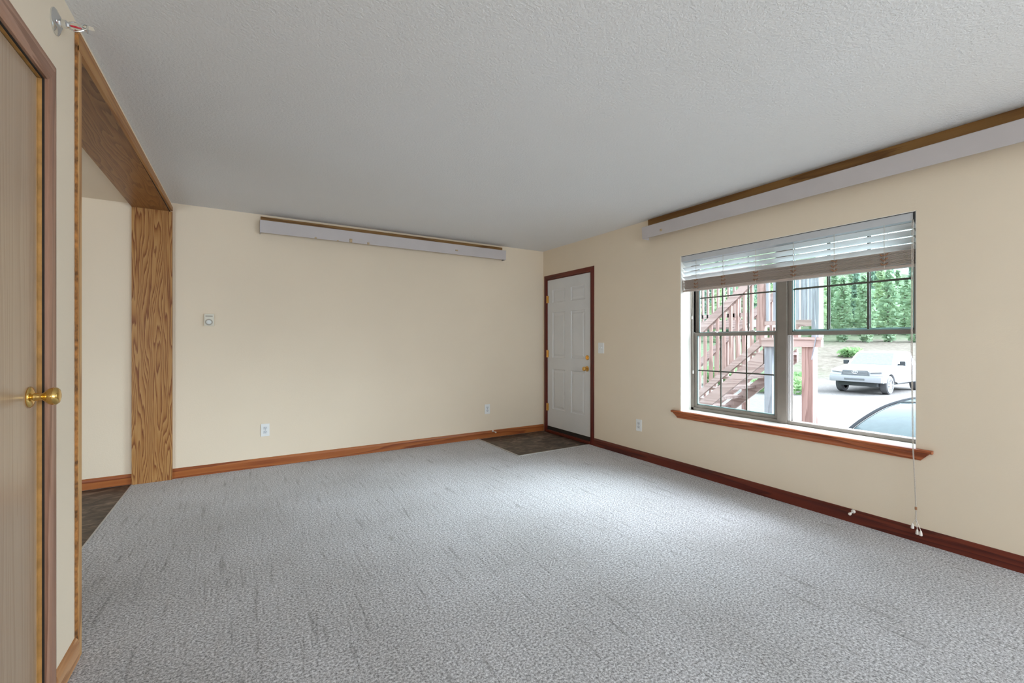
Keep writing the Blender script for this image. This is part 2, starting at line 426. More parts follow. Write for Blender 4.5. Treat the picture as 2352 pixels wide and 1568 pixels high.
# ------------------------------------------------------------------ mesh helpers
class MB:
    def __init__(s):
        s.bm = bmesh.new()
    def box(s, x0, x1, y0, y1, z0, z1, bev=0.0):
        x0, x1 = min(x0, x1), max(x0, x1); y0, y1 = min(y0, y1), max(y0, y1); z0, z1 = min(z0, z1), max(z0, z1)
        v = [s.bm.verts.new(p) for p in ((x0, y0, z0), (x1, y0, z0), (x1, y1, z0), (x0, y1, z0), (x0, y0, z1), (x1, y0, z1), (x1, y1, z1), (x0, y1, z1))]
        fs = [s.bm.faces.new([v[i] for i in f]) for f in ((0, 3, 2, 1), (4, 5, 6, 7), (0, 1, 5, 4), (1, 2, 6, 5), (2, 3, 7, 6), (3, 0, 4, 7))]
        if bev:
            ed = list({e for f in fs for e in f.edges})
            bmesh.ops.bevel(s.bm, geom=ed, offset=bev, segments=2, affect='EDGES', profile=0.6)
        return s
    def prism(s, pts, axis, a, b):
        """Polygon pts in the other two axes (cyclic order) swept along axis from a to b."""
        def P(u, w, t):
            return {'x': (t, u, w), 'y': (u, t, w), 'z': (u, w, t)}[axis]
        A = [s.bm.verts.new(P(u, w, a)) for u, w in pts]
        B = [s.bm.verts.new(P(u, w, b)) for u, w in pts]
        n = len(pts)
        s.bm.faces.new(A); s.bm.faces.new(B[::-1])
        for i in range(n):
            s.bm.faces.new((A[i], B[i], B[(i + 1) % n], A[(i + 1) % n]))
        return s
    def lathe(s, prof, origin, direction, seg=24):
        """prof: (distance along direction, radius)"""
        o = Vector(origin); d = Vector(direction).normalized()
        q = d.to_track_quat('Z', 'Y')
        rings = []
        for h, r in prof:
            if r < 1e-6:
                rings.append([s.bm.verts.new(o + d * h)])
            else:
                rings.append([s.bm.verts.new(o + q @ Vector((r * math.cos(2 * PI * k / seg), r * math.sin(2 * PI * k / seg), h))) for k in range(seg)])
        for A, B in zip(rings, rings[1:]):
            for k in range(seg):
                k2 = (k + 1) % seg
                if len(A) == 1 and len(B) == 1:
                    continue
                if len(A) == 1:
                    s.bm.faces.new((A[0], B[k], B[k2]))
                elif len(B) == 1:
                    s.bm.faces.new((A[k], B[0], A[k2]))
                else:
                    s.bm.faces.new((A[k], B[k], B[k2], A[k2]))
        for R, flip in ((rings[0], True), (rings[-1], False)):
            if len(R) > 2:
                s.bm.faces.new(R[::-1] if flip else R)
        return s
    def tube(s, pts, r, seg=8):
        pts = [Vector(p) for p in pts]
        rings = []
        for i, p in enumerate(pts):
            d = (pts[min(i + 1, len(pts) - 1)] - pts[max(i - 1, 0)]).normalized()
            q = d.to_track_quat('Z', 'Y')
            rr = r[i] if isinstance(r, (list, tuple)) else r
            rings.append([s.bm.verts.new(p + q @ Vector((rr * math.cos(2 * PI * k / seg), rr * math.sin(2 * PI * k / seg), 0))) for k in range(seg)])
        for A, B in zip(rings, rings[1:]):
            # match nearest start to avoid twisting
            j = min(range(seg), key=lambda k: (B[k].co - A[0].co).length)
            B[:] = B[j:] + B[:j]
            for k in range(seg):
                s.bm.faces.new((A[k], A[(k + 1) % seg], B[(k + 1) % seg], B[k]))
        s.bm.faces.new(rings[0][::-1]); s.bm.faces.new(rings[-1])
        return s
    def grid(s, rows):
        """rows of points -> quad surface"""
        V = [[s.bm.verts.new(p) for p in r] for r in rows]
        for a, b in zip(V, V[1:]):
            for k in range(len(a) - 1):
                s.bm.faces.new((a[k], a[k + 1], b[k + 1], b[k]))
        return s
    def quad(s, *p):
        s.bm.faces.new([s.bm.verts.new(q) for q in p])
        return s

def link(name, mb, mat, parent=None, off=(0, 0, 0), smooth=False, autosmooth=40, loc=None):
    bm = mb.bm
    if any(off):
        bmesh.ops.translate(bm, verts=bm.verts, vec=-Vector(off))
    bmesh.ops.recalc_face_normals(bm, faces=bm.faces)
    if smooth:
        for f in bm.faces:
            f.smooth = True
        for ed in bm.edges:
            if len(ed.link_faces) == 2 and ed.calc_face_angle(0) > math.radians(autosmooth):
                ed.smooth = False
    me = bpy.data.meshes.new(name)
    bm.to_mesh(me); bm.free()
    for m in (mat if isinstance(mat, (list, tuple)) else [mat]):
        me.materials.append(m)
    o = bpy.data.objects.new(name, me)
    COL.objects.link(o)
    if parent is not None:
        o.parent = parent
    if loc is not None:
        o.location = loc
    return o

def tag(o, label=None, cat=None, group=None, kind=None):
    if label: o['label'] = label
    if cat: o['category'] = cat
    if group: o['group'] = group
    if kind: o['kind'] = kind
    return o

def thing(name, label, cat, loc, group=None, kind=None):
    o = bpy.data.objects.new(name, None)
    o.empty_display_size = 0.1
    COL.objects.link(o)
    o.location = loc
    return tag(o, label, cat, group, kind)

def root_off(o):
    while o.parent: o = o.parent
    return tuple(o.location)

def part(name, mb, mat, parent, smooth=False, label=None, autosmooth=40):
    """mb is in world coordinates; becomes a child of parent."""
    o = link(name, mb, mat, parent, root_off(parent), smooth, autosmooth)
    if label: o['label'] = label
    return o

def struct(name, mb, mat, label, cat, smooth=False):
    return tag(link(name, mb, mat, smooth=smooth), label, cat, kind='structure')

def wall_x(x0, x1, ya, yb, za, zb, holes):
    """Wall slab between x0,x1 along Y with rectangular holes (y0,y1,z0,z1)."""
    mb = MB()
    ys = sorted({ya, yb} | {h[0] for h in holes} | {h[1] for h in holes})
    for p, q in zip(ys, ys[1:]):
        zs = [(za, zb)]
        for h in holes:
            if h[0] <= p and h[1] >= q:
                nz = []
                for (u, w) in zs:
                    if h[2] > u: nz.append((u, min(w, h[2])))
                    if h[3] < w: nz.append((max(u, h[3]), w))
                zs = nz
        for u, w in zs:
            if w - u > 1e-5:
                mb.box(x0, x1, p, q, u, w)
    bmesh.ops.remove_doubles(mb.bm, verts=mb.bm.verts, dist=1e-5)
    return mb

# ------------------------------------------------------------------ room shell
XR, YB, XL, H = 3.487, 4.87, -0.55, 2.44
XL2 = -0.81          # dining side of the thick left wall
YREAR = -3.2
WY0, WY1, WZ0, WZ1 = 0.982, 2.668, 0.562, 2.012     # window opening
DY0, DY1, DZ1 = 3.908, 4.784, 2.040                 # entry door opening
OPY0, OPY1 = 2.29, YB                               # opening to the dining room
CDY0, CDY1, CDZ1 = 1.10, 1.990, 2.065               # closet door opening

struct('floor', MB().box(XL2, 2.485, YREAR, YB, -0.05, 0).box(2.485, XR, YREAR, 3.915, -0.05, 0), M['carpet'],
       'grey-beige cut pile carpet across the empty living room', 'carpet')
struct('floor_entry', MB().box(2.485, XR + 0.2, 3.915, YB, -0.05, -0.004), M['vinyl'],
       'brown slate-look vinyl floor square inside the white entry door', 'vinyl floor')
struct('floor_dining', MB().box(-4.0, XL2, 0.6, YB, -0.05, -0.004), M['vinyl'],
       'brown slate-look vinyl floor of the room beyond the oak opening', 'vinyl floor')
struct('trim_1', MB().box(XL2 - 0.005, XL2 + 0.004, 2.33, 4.83, -0.01, 0.005, 0.001), M['metal_strip'],
       'pale edge strip where the carpet meets the vinyl at the oak opening', 'edge strip')
struct('trim_2', MB().box(2.474, 2.492, 3.906, YB - 0.013, -0.01, 0.005, 0.002).box(2.492, XR - 0.02, 3.906, 3.924, -0.01, 0.005, 0.002), M['metal_strip'],
       'thin edge strip around the vinyl square by the entry door', 'edge strip')
struct('ceiling', MB().box(-4.2, XR + 0.3, YREAR - 0.2, YB + 0.2, H, H + 0.2), M['ceiling'],
       'white knockdown-textured ceiling', 'ceiling')
struct('ceiling_dining', MB().box(-4.0, XL2, 0.6, YB, EYE + 1.176, H), M['wall'],
       'cream painted ceiling of the room beyond the oak opening', 'ceiling')
struct('wall_back', MB().box(-4.2, XR + 0.22, YB, YB + 0.2, -0.3, H), M['wall'],
       'cream back wall with the thermostat and the shorter valance', 'wall')
struct('wall_right', wall_x(XR, XR + 0.22, YREAR, YB, -0.3, H, [(WY0, WY1, WZ0, WZ1), (DY0, DY1, -0.05, DZ1)]), M['wall'],
       'cream right wall with the entry door and the double window', 'wall')
struct('wall_left', wall_x(XL2, XL, YREAR, YB, -0.06, H, [(OPY0, OPY1, -0.07, EYE + 1.1885), (CDY0, CDY1, -0.07, CDZ1)]), M['wall'],
       'cream left wall around the oak door and the wide oak opening', 'wall')
struct('wall_rear', MB().box(XL2, XR + 0.22, YREAR - 0.15, YREAR, -0.3, H), M['wall'], 'cream wall behind the camera', 'wall')
dw = wall_x(-4.15, -4.0, 0.6, YB, -0.3, H, [])
dw.box(-4.15, XL2, 0.45, 0.6, -0.3, H)
struct('wall_dining', dw, M['wall'], 'cream outer walls of the room beyond the oak opening', 'wall')
cw = MB().box(-1.7, -1.6, 0.62, 2.2, 0, H)
struct('wall_closet', cw, M['wall'], 'cream wall behind the closed oak door', 'wall')

# baseboards: small moulded profile
def base_profile(h=0.088, t=0.013):
    return [(0, 0), (t, 0), (t, h - 0.022), (t * 0.75, h - 0.012), (t * 0.45, h - 0.003), (0, h)]
def baseboard_x(mb, x0, x1, y):      # on the back wall, facing -Y
    mb.prism([(y - u, w) for u, w in base_profile()], 'x', x0, x1)
    return mb
bp = base_profile()
mb = MB(); mb.prism([(YB - u, w) for u, w in bp], 'x', -0.54, XR)
struct('baseboard_back', mb, M['trim_x'], 'orange-brown oak baseboard along the cream back wall', 'baseboard')
mb = MB(); mb.prism([(YB - u, w) for u, w in bp], 'x', -4.0, XL2)
struct('baseboard_dining', mb, M['trim_x'], 'short oak baseboard seen through the oak opening', 'baseboard')
mb = MB(); mb.prism([(XR - u, w) for u, w in bp], 'y', YREAR, 3.850)
struct('baseboard_right', mb, M['trim_y'], 'dark red oak baseboard under the window', 'baseboard')
mb = MB(); mb.prism([(XL + u, w) for u, w in bp], 'y', 2.068, OPY0).prism([(XL + u, w) for u, w in bp], 'y', YREAR, 1.02)
struct('baseboard_left', mb, M['trim_left'], 'light oak baseboard between the oak door and the oak opening', 'baseboard')

# ------------------------------------------------------------------ oak lined opening to the dining room
op = thing('trim_3', 'wide oak-lined opening in the left wall up to the ceiling', 'oak opening', (XL, 3.5, 0), kind='structure')
XF = XL + 0.011
part('jamb', MB().box(XL2 - 0.002, XF, YB - 0.036, YB - 0.0005, 0.0, 2.355), M['oak_jamb'], op)
nj = MB().box(XL2 - 0.002, XF, OPY0, OPY0 + 0.036, 0.0, 2.345)
jamb2 = part('jamb', nj, M['oak_edge'], op)
# ragged dark front arris of the near jamb
rag = MB()
pts_a, pts_b = [], []
zz = 0.0
rnd = random.Random(3)
while zz < 2.401:
    w = 0.0015 + 0.0022 * rnd.random()
    pts_a.append(((XL + 0.0005, OPY0 - 0.0015 - w, min(zz, 2.40)))); pts_b.append((XF - 0.0012 - 0.002 * rnd.random(), OPY0 - 0.0012, min(zz, 2.40)))
    zz += 0.012
rag.grid([pts_a, [(XL + 0.006, OPY0 - 0.0025 - 0.002 * rnd.random(), p[2]) for p in pts_a], pts_b])
part('ragged_edge', rag, M['raw_edge'], jamb2, label='dark ragged front edge of the near oak jamb')
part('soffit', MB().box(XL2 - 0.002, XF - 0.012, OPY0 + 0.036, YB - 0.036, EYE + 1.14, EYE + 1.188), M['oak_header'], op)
fb = MB()
y0, y1 = OPY0, YB - 0.0005
zb0, zb1, zt = EYE + 1.113, EYE + 1.152, EYE + 1.188
x0, x1 = XF - 0.014, XF + 0.001
vs = [(x, y, z) for x in (x0, x1) for (y, z) in ((y0, zb0), (y1, zb1), (y1, zt), (y0, zt))]
V = [fb.bm.verts.new(p) for p in vs]
for f in ((0, 1, 2, 3), (7, 6, 5, 4), (0, 4, 5, 1), (1, 5, 6, 2), (2, 6, 7, 3), (3, 7, 4, 0)):
    fb.bm.faces.new([V[i] for i in f])
part('fascia', fb, M['oak_edge_y'], op)
part('groove_shade', MB().box(XF - 0.019, XF - 0.0135, OPY0 + 0.036, YB - 0.036, EYE + 1.1375, EYE + 1.142), M['dark_gap'], op, label='dark strip for the shade between fascia and soffit')

# ------------------------------------------------------------------ closed oak door on the left
d1 = thing('door_1', 'flush oak door with brass knob at the left picture edge', 'door', (XL, 1.55, 0), kind='structure')
XD = XL - 0.012
part('slab', MB().box(XD - 0.035, XD, CDY0 + 0.004, 1.972, 0.012, 2.052), M['door_oak'], d1)
part('door_edge', MB().box(XD - 0.030, XD + 0.0005, 1.972, 1.9775, 0.012, 2.052), M['door_edge'], d1, label='orange raw edge of the oak door')
part('gap_shade', MB().box(XD - 0.06, XD - 0.003, 1.9775, 1.9850, 0.0, 2.058).box(XD - 0.06, XD - 0.003, CDY0, 1.9850, 2.052, 2.058), M['dark_gap'], d1, label='dark strip for the shade in the gap between door and frame')  # jamb shadow painted as solid dark strips
part('door_jamb', MB().box(XL2, XL + 0.001, 1.9850, 1.9915, 0.0, CDZ1).box(XL2, XL + 0.001, CDY0 - 0.001, 1.9915, 2.058, CDZ1), M['door_edge'], d1)
part('jamb_shade_line', MB().box(XL - 0.003, XL + 0.002, 1.9838, 1.9870, 0.0, 2.060).box(XL - 0.003, XL + 0.002, CDY0, 1.9870, 2.0565, 2.0595), M['dark_gap'], d1, label='dark line for the jamb shade around the oak door')  # second line of the jamb shadow, also a painted dark strip
cz = CDZ1 - 0.004
prof = [(0.0, 0.0), (0.0, 0.009), (0.004, 0.0115), (0.016, 0.0135), (0.040, 0.0125), (0.056, 0.010), (0.060, 0.006), (0.060, 0.0)]   # (across from the opening, thickness)
def mitre_casing(x, sx, y0, y1, z1, wide):
    """two side legs (at y0 < y1) and a head, profile mitred at the corners; sx = direction of the thickness"""
    res = []
    for y, sg in ((y0, -1), (y1, 1)):
        mb = MB()
        A = [mb.bm.verts.new((x + sx * t, y + sg * u * wide, 0.0)) for u, t in prof]
        B = [mb.bm.verts.new((x + sx * t, y + sg * u * wide, z1 + u * wide)) for u, t in prof]
        n = len(prof)
        mb.bm.faces.new(A); mb.bm.faces.new(B[::-1])
        for k in range(n):
            mb.bm.faces.new((A[k], B[k], B[(k + 1) % n], A[(k + 1) % n]))
        res.append(mb)
    mb = MB()
    A = [mb.bm.verts.new((x + sx * t, y0 - u * wide, z1 + u * wide)) for u, t in prof]
    B = [mb.bm.verts.new((x + sx * t, y1 + u * wide, z1 + u * wide)) for u, t in prof]
    mb.bm.faces.new(A); mb.bm.faces.new(B[::-1])
    for k in range(len(prof)):
        mb.bm.faces.new((A[k], B[k], B[(k + 1) % len(prof)], A[(k + 1) % len(prof)]))
    res.append(mb)
    return res
c1, c2, c3 = mitre_casing(XL, 1, CDY0, 1.988, cz, 1.30)
part('casing', c1, M['casing_oak'], d1)
part('casing', c2, M['casing_oak'], d1)
part('head_casing', c3, M['casing_oak_y'], d1)
ky, kz = 1.916, EYE - 0.171
kn = part('knob', MB().lathe([(0.0, 0.0), (0.0, 0.031), (0.003, 0.0325), (0.006, 0.030), (0.009, 0.022), (0.012, 0.013)], (XD, ky, kz), (1, 0, 0), 32), M['brass'], d1, True, 'polished brass knob')
part('knob_stem', MB().lathe([(0.010, 0.013), (0.022, 0.0105), (0.030, 0.011), (0.036, 0.0165), (0.044, 0.0245), (0.053, 0.0275), (0.061, 0.0265), (0.066, 0.022), (0.069, 0.013), (0.070, 0.0)], (XD, ky, kz), (1, 0, 0), 32), M['brass'], kn, True)

# ------------------------------------------------------------------ white six-panel entry door
d2 = thing('door_2', 'white six-panel entry door in dark red casing by the far corner', 'door', (XR, 4.345, 0), kind='structure')
XS = XR + 0.006
sy0, sy1, sz0, sz1 = DY0 + 0.006, DY1 - 0.006, 0.082, DZ1 - 0.008
panels = []
cw_ = (sy1 - sy0)
for (a, b) in ((0.125, 0.435), (0.565, 0.875)):
    for (z0, z1) in ((0.32, 0.85), (1.0, 1.60), (1.725, 1.90)):
        panels.append((sy0 + a * cw_, sy0 + b * cw_, z0, z1))
sl = MB()
ys = sorted({sy0, sy1} | {p[0] for p in panels} | {p[1] for p in panels})
zs = sorted({sz0, sz1} | {p[2] for p in panels} | {p[3] for p in panels})
for ya, yb in zip(ys, ys[1:]):
    for za, zb in zip(zs, zs[1:]):
        if any(abs(p[0] - ya) < 1e-6 and abs(p[1] - yb) < 1e-6 and abs(p[2] - za) < 1e-6 and abs(p[3] - zb) < 1e-6 for p in panels):
            continue
        sl.quad((XS, ya, za), (XS, yb, za), (XS, yb, zb), (XS, ya, zb))
for (a, b, c, d) in panels:
    steps = [(0, 0), (0.008, 0.008), (0.022, 0.010), (0.045, 0.003)]
    for (i0, h0), (i1, h1) in zip(steps, steps[1:]):
        A = [(XS + h0, a + i0, c + i0), (XS + h0, b - i0, c + i0), (XS + h0, b - i0, d - i0), (XS + h0, a + i0, d - i0)]
        B = [(XS + h1, a + i1, c + i1), (XS + h1, b - i1, c + i1), (XS + h1, b - i1, d - i1), (XS + h1, a + i1, d - i1)]
        for k in range(4):
            sl.quad(A[k], A[(k + 1) % 4], B[(k + 1) % 4], B[k])
    i1, h1 = steps[-1]
    sl.quad((XS + h1, a + i1, c + i1), (XS + h1, b - i1, c + i1), (XS + h1, b - i1, d - i1), (XS + h1, a + i1, d - i1))
bmesh.ops.remove_doubles(sl.bm, verts=sl.bm.verts, dist=1e-5)
sl.quad((XS, sy0, sz0), (XS + 0.044, sy0, sz0), (XS + 0.044, sy0, sz1), (XS, sy0, sz1))
sl.quad((XS, sy1, sz0), (XS + 0.044, sy1, sz0), (XS + 0.044, sy1, sz1), (XS, sy1, sz1))
sl.quad((XS, sy0, sz0), (XS, sy1, sz0), (XS + 0.044, sy1, sz0), (XS + 0.044, sy0, sz0))
sl.quad((XS, sy0, sz1), (XS, sy1, sz1), (XS + 0.044, sy1, sz1), (XS + 0.044, sy0, sz1))
sl.quad((XS + 0.044, sy0, sz0), (XS + 0.044, sy1, sz0), (XS + 0.044, sy1, sz1), (XS + 0.044, sy0, sz1))
part('slab', sl, M['door_white'], d2)
fr = MB().box(XR, XR + 0.22, DY0 - 0.0, DY0 + 0.004, 0.0, DZ1).box(XR, XR + 0.22, DY1 - 0.004, DY1, 0.0, DZ1).box(XR, XR + 0.22, DY0, DY1, DZ1 - 0.006, DZ1)
fr.box(XR + 0.052, XR + 0.22, DY0, DY1, 0.0, DZ1)
part('door_frame', fr, M['trim_z'], d2)
c1, c2, c3 = mitre_casing(XR, -1, DY0 + 0.001, DY1 - 0.001, DZ1, 0.97)
part('casing', c1, M['trim_z'], d2)
part('casing', c2, M['trim_z'], d2)
part('head_casing', c3, M['trim_y'], d2)
part('threshold', MB().box(XR - 0.02, XR + 0.22, DY0, DY1, 0.0, 0.035, 0.004), M['trim_y'], d2)
part('under_door_shade', MB().box(XR + 0.004, XR + 0.05, DY0 + 0.004, DY1 - 0.004, 0.035, 0.081), M['dark_gap'], d2, label='black strip for the shaded gap under the white door')  # shade of the gap below the slab, painted as a black strip
for hz in (1.778, 1.05, 0.335):
    part('hinge', MB().lathe([(0, 0.0), (0, 0.0075), (0.098, 0.0075), (0.098, 0)], (XR - 0.006, DY1 - 0.004, hz - 0.049), (0, 0, 1), 12).box(XR - 0.001, XR + 0.005, DY1 - 0.030, DY1 + 0.006, hz - 0.047, hz + 0.047), M['brass_old'], d2, label='brass hinge')
def knob_at(y, z):
    k = part('knob', MB().lathe([(0, 0), (0, 0.032), (0.004, 0.033), (0.008, 0.026), (0.011, 0.012), (0.028, 0.011), (0.034, 0.018), (0.043, 0.026), (0.053, 0.027), (0.060, 0.022), (0.063, 0.010), (0.0635, 0)], (XS, y, z), (-1, 0, 0), 24), M['brass_old'], d2, True, 'brass door knob')
    return k
knob_at(3.982, 0.888)
db = part('deadbolt', MB().lathe([(0, 0), (0, 0.029), (0.006, 0.030), (0.012, 0.025), (0.014, 0.0)], (XS, 3.975, 1.022), (-1, 0, 0), 24), M['brass_old'], d2, True, 'brass deadbolt')
part('thumb_turn', MB().box(XS - 0.030, XS - 0.012, 3.970, 3.980, 1.006, 1.038, 0.003), M['brass_old'], db)

# ------------------------------------------------------------------ window
w1 = thing('window_1', 'taupe double-hung double window in the right wall, right lower sash raised', 'window', (XR, 1.825, WZ0), kind='structure')
part('reveal', MB().box(XR + 0.001, XR + 0.155, WY1 - 0.004, WY1 + 0.001, WZ0, WZ1).box(XR + 0.001, XR + 0.155, WY0 - 0.001, WY0 + 0.004, WZ0, WZ1).box(XR + 0.001, XR + 0.155, WY0, WY1, WZ1 - 0.004, WZ1 + 0.001), M['trim_white'], w1, label='white painted window reveal')
X0 = XR + 0.150          # room face of the window frame
fm = MB()
MY0, MY1 = 1.800, 1.872  # mullion between the units
zb, zt = WZ0 + 0.004, WZ1 - 0.004
fm.box(X0, X0 + 0.07, WY0 + 0.002, WY0 + 0.032, zb, zt, 0.003).box(X0, X0 + 0.07, WY1 - 0.032, WY1 - 0.002, zb, zt, 0.003)
fm.box(X0 - 0.006, X0 + 0.07, MY0, MY1, zb, zt, 0.003)
fm.box(X0, X0 + 0.07, WY0 + 0.002, WY1 - 0.002, zb, zb + 0.026, 0.003).box(X0, X0 + 0.07, WY0 + 0.002, WY1 - 0.002, zt - 0.03, zt, 0.003)
part('window_frame', fm, M['alu'], w1)
ZM = 1.281
def sash(y0, y1, z0, z1, x, rail=0.028, latch=False, cols=3, munt_z=None, edge=True):
    f = MB()
    t = 0.022
    f.box(x, x + t, y0, y0 + rail, z0, z1, 0.002).box(x, x + t, y1 - rail, y1, z0, z1, 0.002)
    f.box(x, x + t, y0 + rail, y1 - rail, z0, z0 + rail, 0.002).box(x, x + t, y0 + rail, y1 - rail, z1 - rail, z1, 0.002)
    s_ = part('sash', f, M['alu'], w1)
    gy0, gy1, gz0, gz1 = y0 + rail, y1 - rail, z0 + rail, z1 - rail
    part('pane', MB().box(x + 0.012, x + 0.014, gy0, gy1, gz0, gz1), M['pane'], s_)
    if edge:
        part('glazing_edge', MB().box(x + 0.006, x + 0.016, gy0, gy0 + 0.009, gz0, gz1).box(x + 0.006, x + 0.016, gy1 - 0.009, gy1, gz0, gz1).box(x + 0.006, x + 0.016, gy0, gy1, gz0, gz0 + 0.009), M['spacer'], s_, label='teal glass edge inside the sash')
    m = MB()
    for k in range(1, cols):
        yy = gy0 + (gy1 - gy0) * k / cols
        m.box(x + 0.009, x + 0.013, yy - 0.006, yy + 0.006, gz0, gz1)
    mz = munt_z or (gz0 + gz1) / 2
    m.box(x + 0.0085, x + 0.0125, gy0, gy1, mz - 0.006, mz + 0.006)
    part('grille_bars', m, M['muntin'], s_, label='dark grille bars on the glass')
    if latch:
        for q in (0.28, 0.74):
            yy = y0 + (y1 - y0) * q
            part('sash_lock', MB().box(x - 0.004, x + 0.018, yy - 0.03, yy + 0.03, z1, z1 + 0.008, 0.002).box(x - 0.006, x + 0.004, yy - 0.02, yy + 0.008, z1 + 0.006, z1 + 0.014, 0.002), M['alu_l'], s_, label='small pale sash lock')
    return s_
LY0, LY1 = MY1 + 0.001, WY1 - 0.030
RY0, RY1 = WY0 + 0.030, MY0 - 0.001
sash(LY0, LY1, ZM - 0.016, zt - 0.028, X0 + 0.040)                                # left upper (outer track)
sash(LY0, LY1, zb + 0.024, ZM + 0.014, X0 + 0.014, latch=True)                    # left lower (inner track)
sash(RY0, RY1, ZM - 0.010, zt - 0.028, X0 + 0.040)                                # right upper
sash(RY0, RY1, ZM - 0.018, zt - 0.030, X0 + 0.014)                                # right lower sash, raised
part('side_track', MB().box(X0 + 0.008, X0 + 0.03, RY1 - 0.008, RY1 + 0.001, zb + 0.024, ZM - 0.02).box(X0 + 0.008, X0 + 0.012, RY1 - 0.022, RY1 - 0.012, zb + 0.024, ZM - 0.02).box(X0 + 0.028, X0 + 0.032, RY1 - 0.03, RY1, zb + 0.024, ZM - 0.02), M['alu_l'], w1, label='pale empty sash track of the raised right sash')
part('side_track', MB().box(X0 + 0.004, X0 + 0.03, LY1 - 0.002, LY1 + 0.008, ZM + 0.02, zt - 0.03), M['alu_l'], w1)

# stool, apron moulding: stained wood
s4 = thing('trim_4', 'red oak window sill with moulded apron under the double window', 'window sill', (XR, 1.84, WZ0), kind='structure')
sp = MB()
HY0, HY1 = 0.905, 2.752
sp.box(XR + 0.0, XR + 0.153, WY0 + 0.003, WY1 - 0.003, WZ0 - 0.016, WZ0 + 0.003)
part('inner_sill', sp, M['trim_white'], s4, label='white painted inner sill board')
nose = [(XR + 0.001, 0.545), (XR - 0.026, 0.545), (XR - 0.033, 0.549), (XR - 0.036, 0.555), (XR - 0.033, 0.561), (XR - 0.026, 0.565), (XR + 0.001, 0.565)]
part('nosing', MB().prism(nose, 'y', HY0, HY1), M['sill'], s4, True)
apr = [(XR + 0.0, 0.545), (XR - 0.024, 0.545), (XR - 0.022, 0.535), (XR - 0.014, 0.520), (XR - 0.011, 0.507), (XR - 0.012, 0.497), (XR + 0.0, 0.497)]
am = MB()
A = []
for yy, ins in ((HY0, 1), (HY1, -1)):
    A.append([am.bm.verts.new((x, yy + ins * (0.012 + (0.545 - z) * 0.9), z)) for x, z in apr])
n = len(apr)
am.bm.faces.new(A[0]); am.bm.faces.new(A[1][::-1])
for i in range(n):
    am.bm.faces.new((A[0][i], A[1][i], A[1][(i + 1) % n], A[0][(i + 1) % n]))
part('apron', am, M['sill'], s4)

# ------------------------------------------------------------------ blind
bl = thing('window_blind', 'white slatted blind pulled up to the top of the window', 'blind', (XR, 1.825, WZ1 - 0.008))
BX0, BX1 = XR + 0.012, XR + 0.062
BY0, BY1 = WY0 + 0.010, WY1 - 0.008
hr = part('headrail', MB().box(BX0 - 0.006, BX1 + 0.004, BY0, BY1, 1.957, 2.006, 0.003), M['headrail'], bl)
part('headrail_gap_shade', MB().box(BX0 - 0.010, BX1, WY0 + 0.003, BY0 + 0.006, 1.95, 2.009).box(BX0 - 0.009, BX1, BY0, BY1, 2.0045, 2.0115), M['black_trim'], bl, label='black strip for the shadow gap above the headrail')  # shadow gap at the top of the opening, drawn as solid black strips
tilt = math.radians(33)
def slat_mesh(zc, ang, y0, y1, t=0.0028, dx=0.0):
    mb = MB()
    c, s_ = math.cos(ang), math.sin(ang)
    xc = (BX0 + BX1) / 2 + dx
    prof_ = []
    for u in (-0.025, -0.0125, 0, 0.0125, 0.025):
        prof_.append((u, 0.0022 * (1 - (u / 0.025) ** 2)))
    up = [(xc + u * c - w * s_, zc - u * s_ + w) for u, w in prof_]
    dn = [(x, z - t) for x, z in up[::-1]]
    mb.prism(up + dn, 'y', y0, y1)
    return mb
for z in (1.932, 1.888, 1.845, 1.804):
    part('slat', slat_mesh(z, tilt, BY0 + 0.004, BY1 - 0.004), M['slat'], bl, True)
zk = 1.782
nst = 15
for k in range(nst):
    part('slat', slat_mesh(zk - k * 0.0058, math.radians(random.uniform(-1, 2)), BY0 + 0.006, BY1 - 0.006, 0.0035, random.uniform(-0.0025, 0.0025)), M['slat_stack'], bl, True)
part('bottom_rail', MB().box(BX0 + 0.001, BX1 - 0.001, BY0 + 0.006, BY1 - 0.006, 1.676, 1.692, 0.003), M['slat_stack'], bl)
EX = []
for px in (1599, 1661, 1736, 1822, 1916, 2031):
    t = (px - 1176) / 1004.0
    dx, dy = .5225 + .8526 * t, .8526 - .5225 * t
    EX.append((BX0 - 0.002) / dx * dy)
for yy in EX:
    part('ladder_cord', MB().tube([(BX0 - 0.003, yy, 1.957), (BX0 - 0.003, yy, 1.68)], 0.0016, 6).tube([(BX1 + 0.001, yy, 1.957), (BX1 + 0.001, yy, 1.68)], 0.0016, 6), M['cord'], bl)
    for j in range(3):
        pts = [(BX0 - 0.004 - 0.004 * math.sin(PI * q / 4), yy - 0.018 + 0.009 * q + random.uniform(-.002, .002), 1.775 - 0.03 * j - random.uniform(0, 0.02) * math.sin(PI * q / 4)) for q in range(5)]
        part('cord_loop', MB().tube(pts, 0.0042, 6), M['knot'], bl, True, label='brown slack loop of the ladder cord')
XC = XR - 0.050
yc0, yc1 = 0.996, 0.968
pc = MB()
for dy in (0.0, 0.006):
    pc.tube([(BX0 - 0.007, yc0 + dy, 1.965), (BX0 - 0.016, yc0 + dy, 1.94), (XR - 0.03, yc0 - 0.004 + dy, 1.2), (XR - 0.044, yc0 - 0.012 + dy * 0.7, 0.60), (XC, yc1 + dy * 0.5, 0.22), (XC, yc1 + dy, 0.13)], 0.0017, 6)
pcord = part('pull_cord', pc, M['cord'], bl, label='long thin pull cord')
part('cord_joiner', MB().lathe([(0, 0), (0, 0.006), (0.016, 0.006), (0.018, 0)], (XC, yc1 + 0.002, 0.205), (0, 0, 1), 12), M['knot'], pcord)
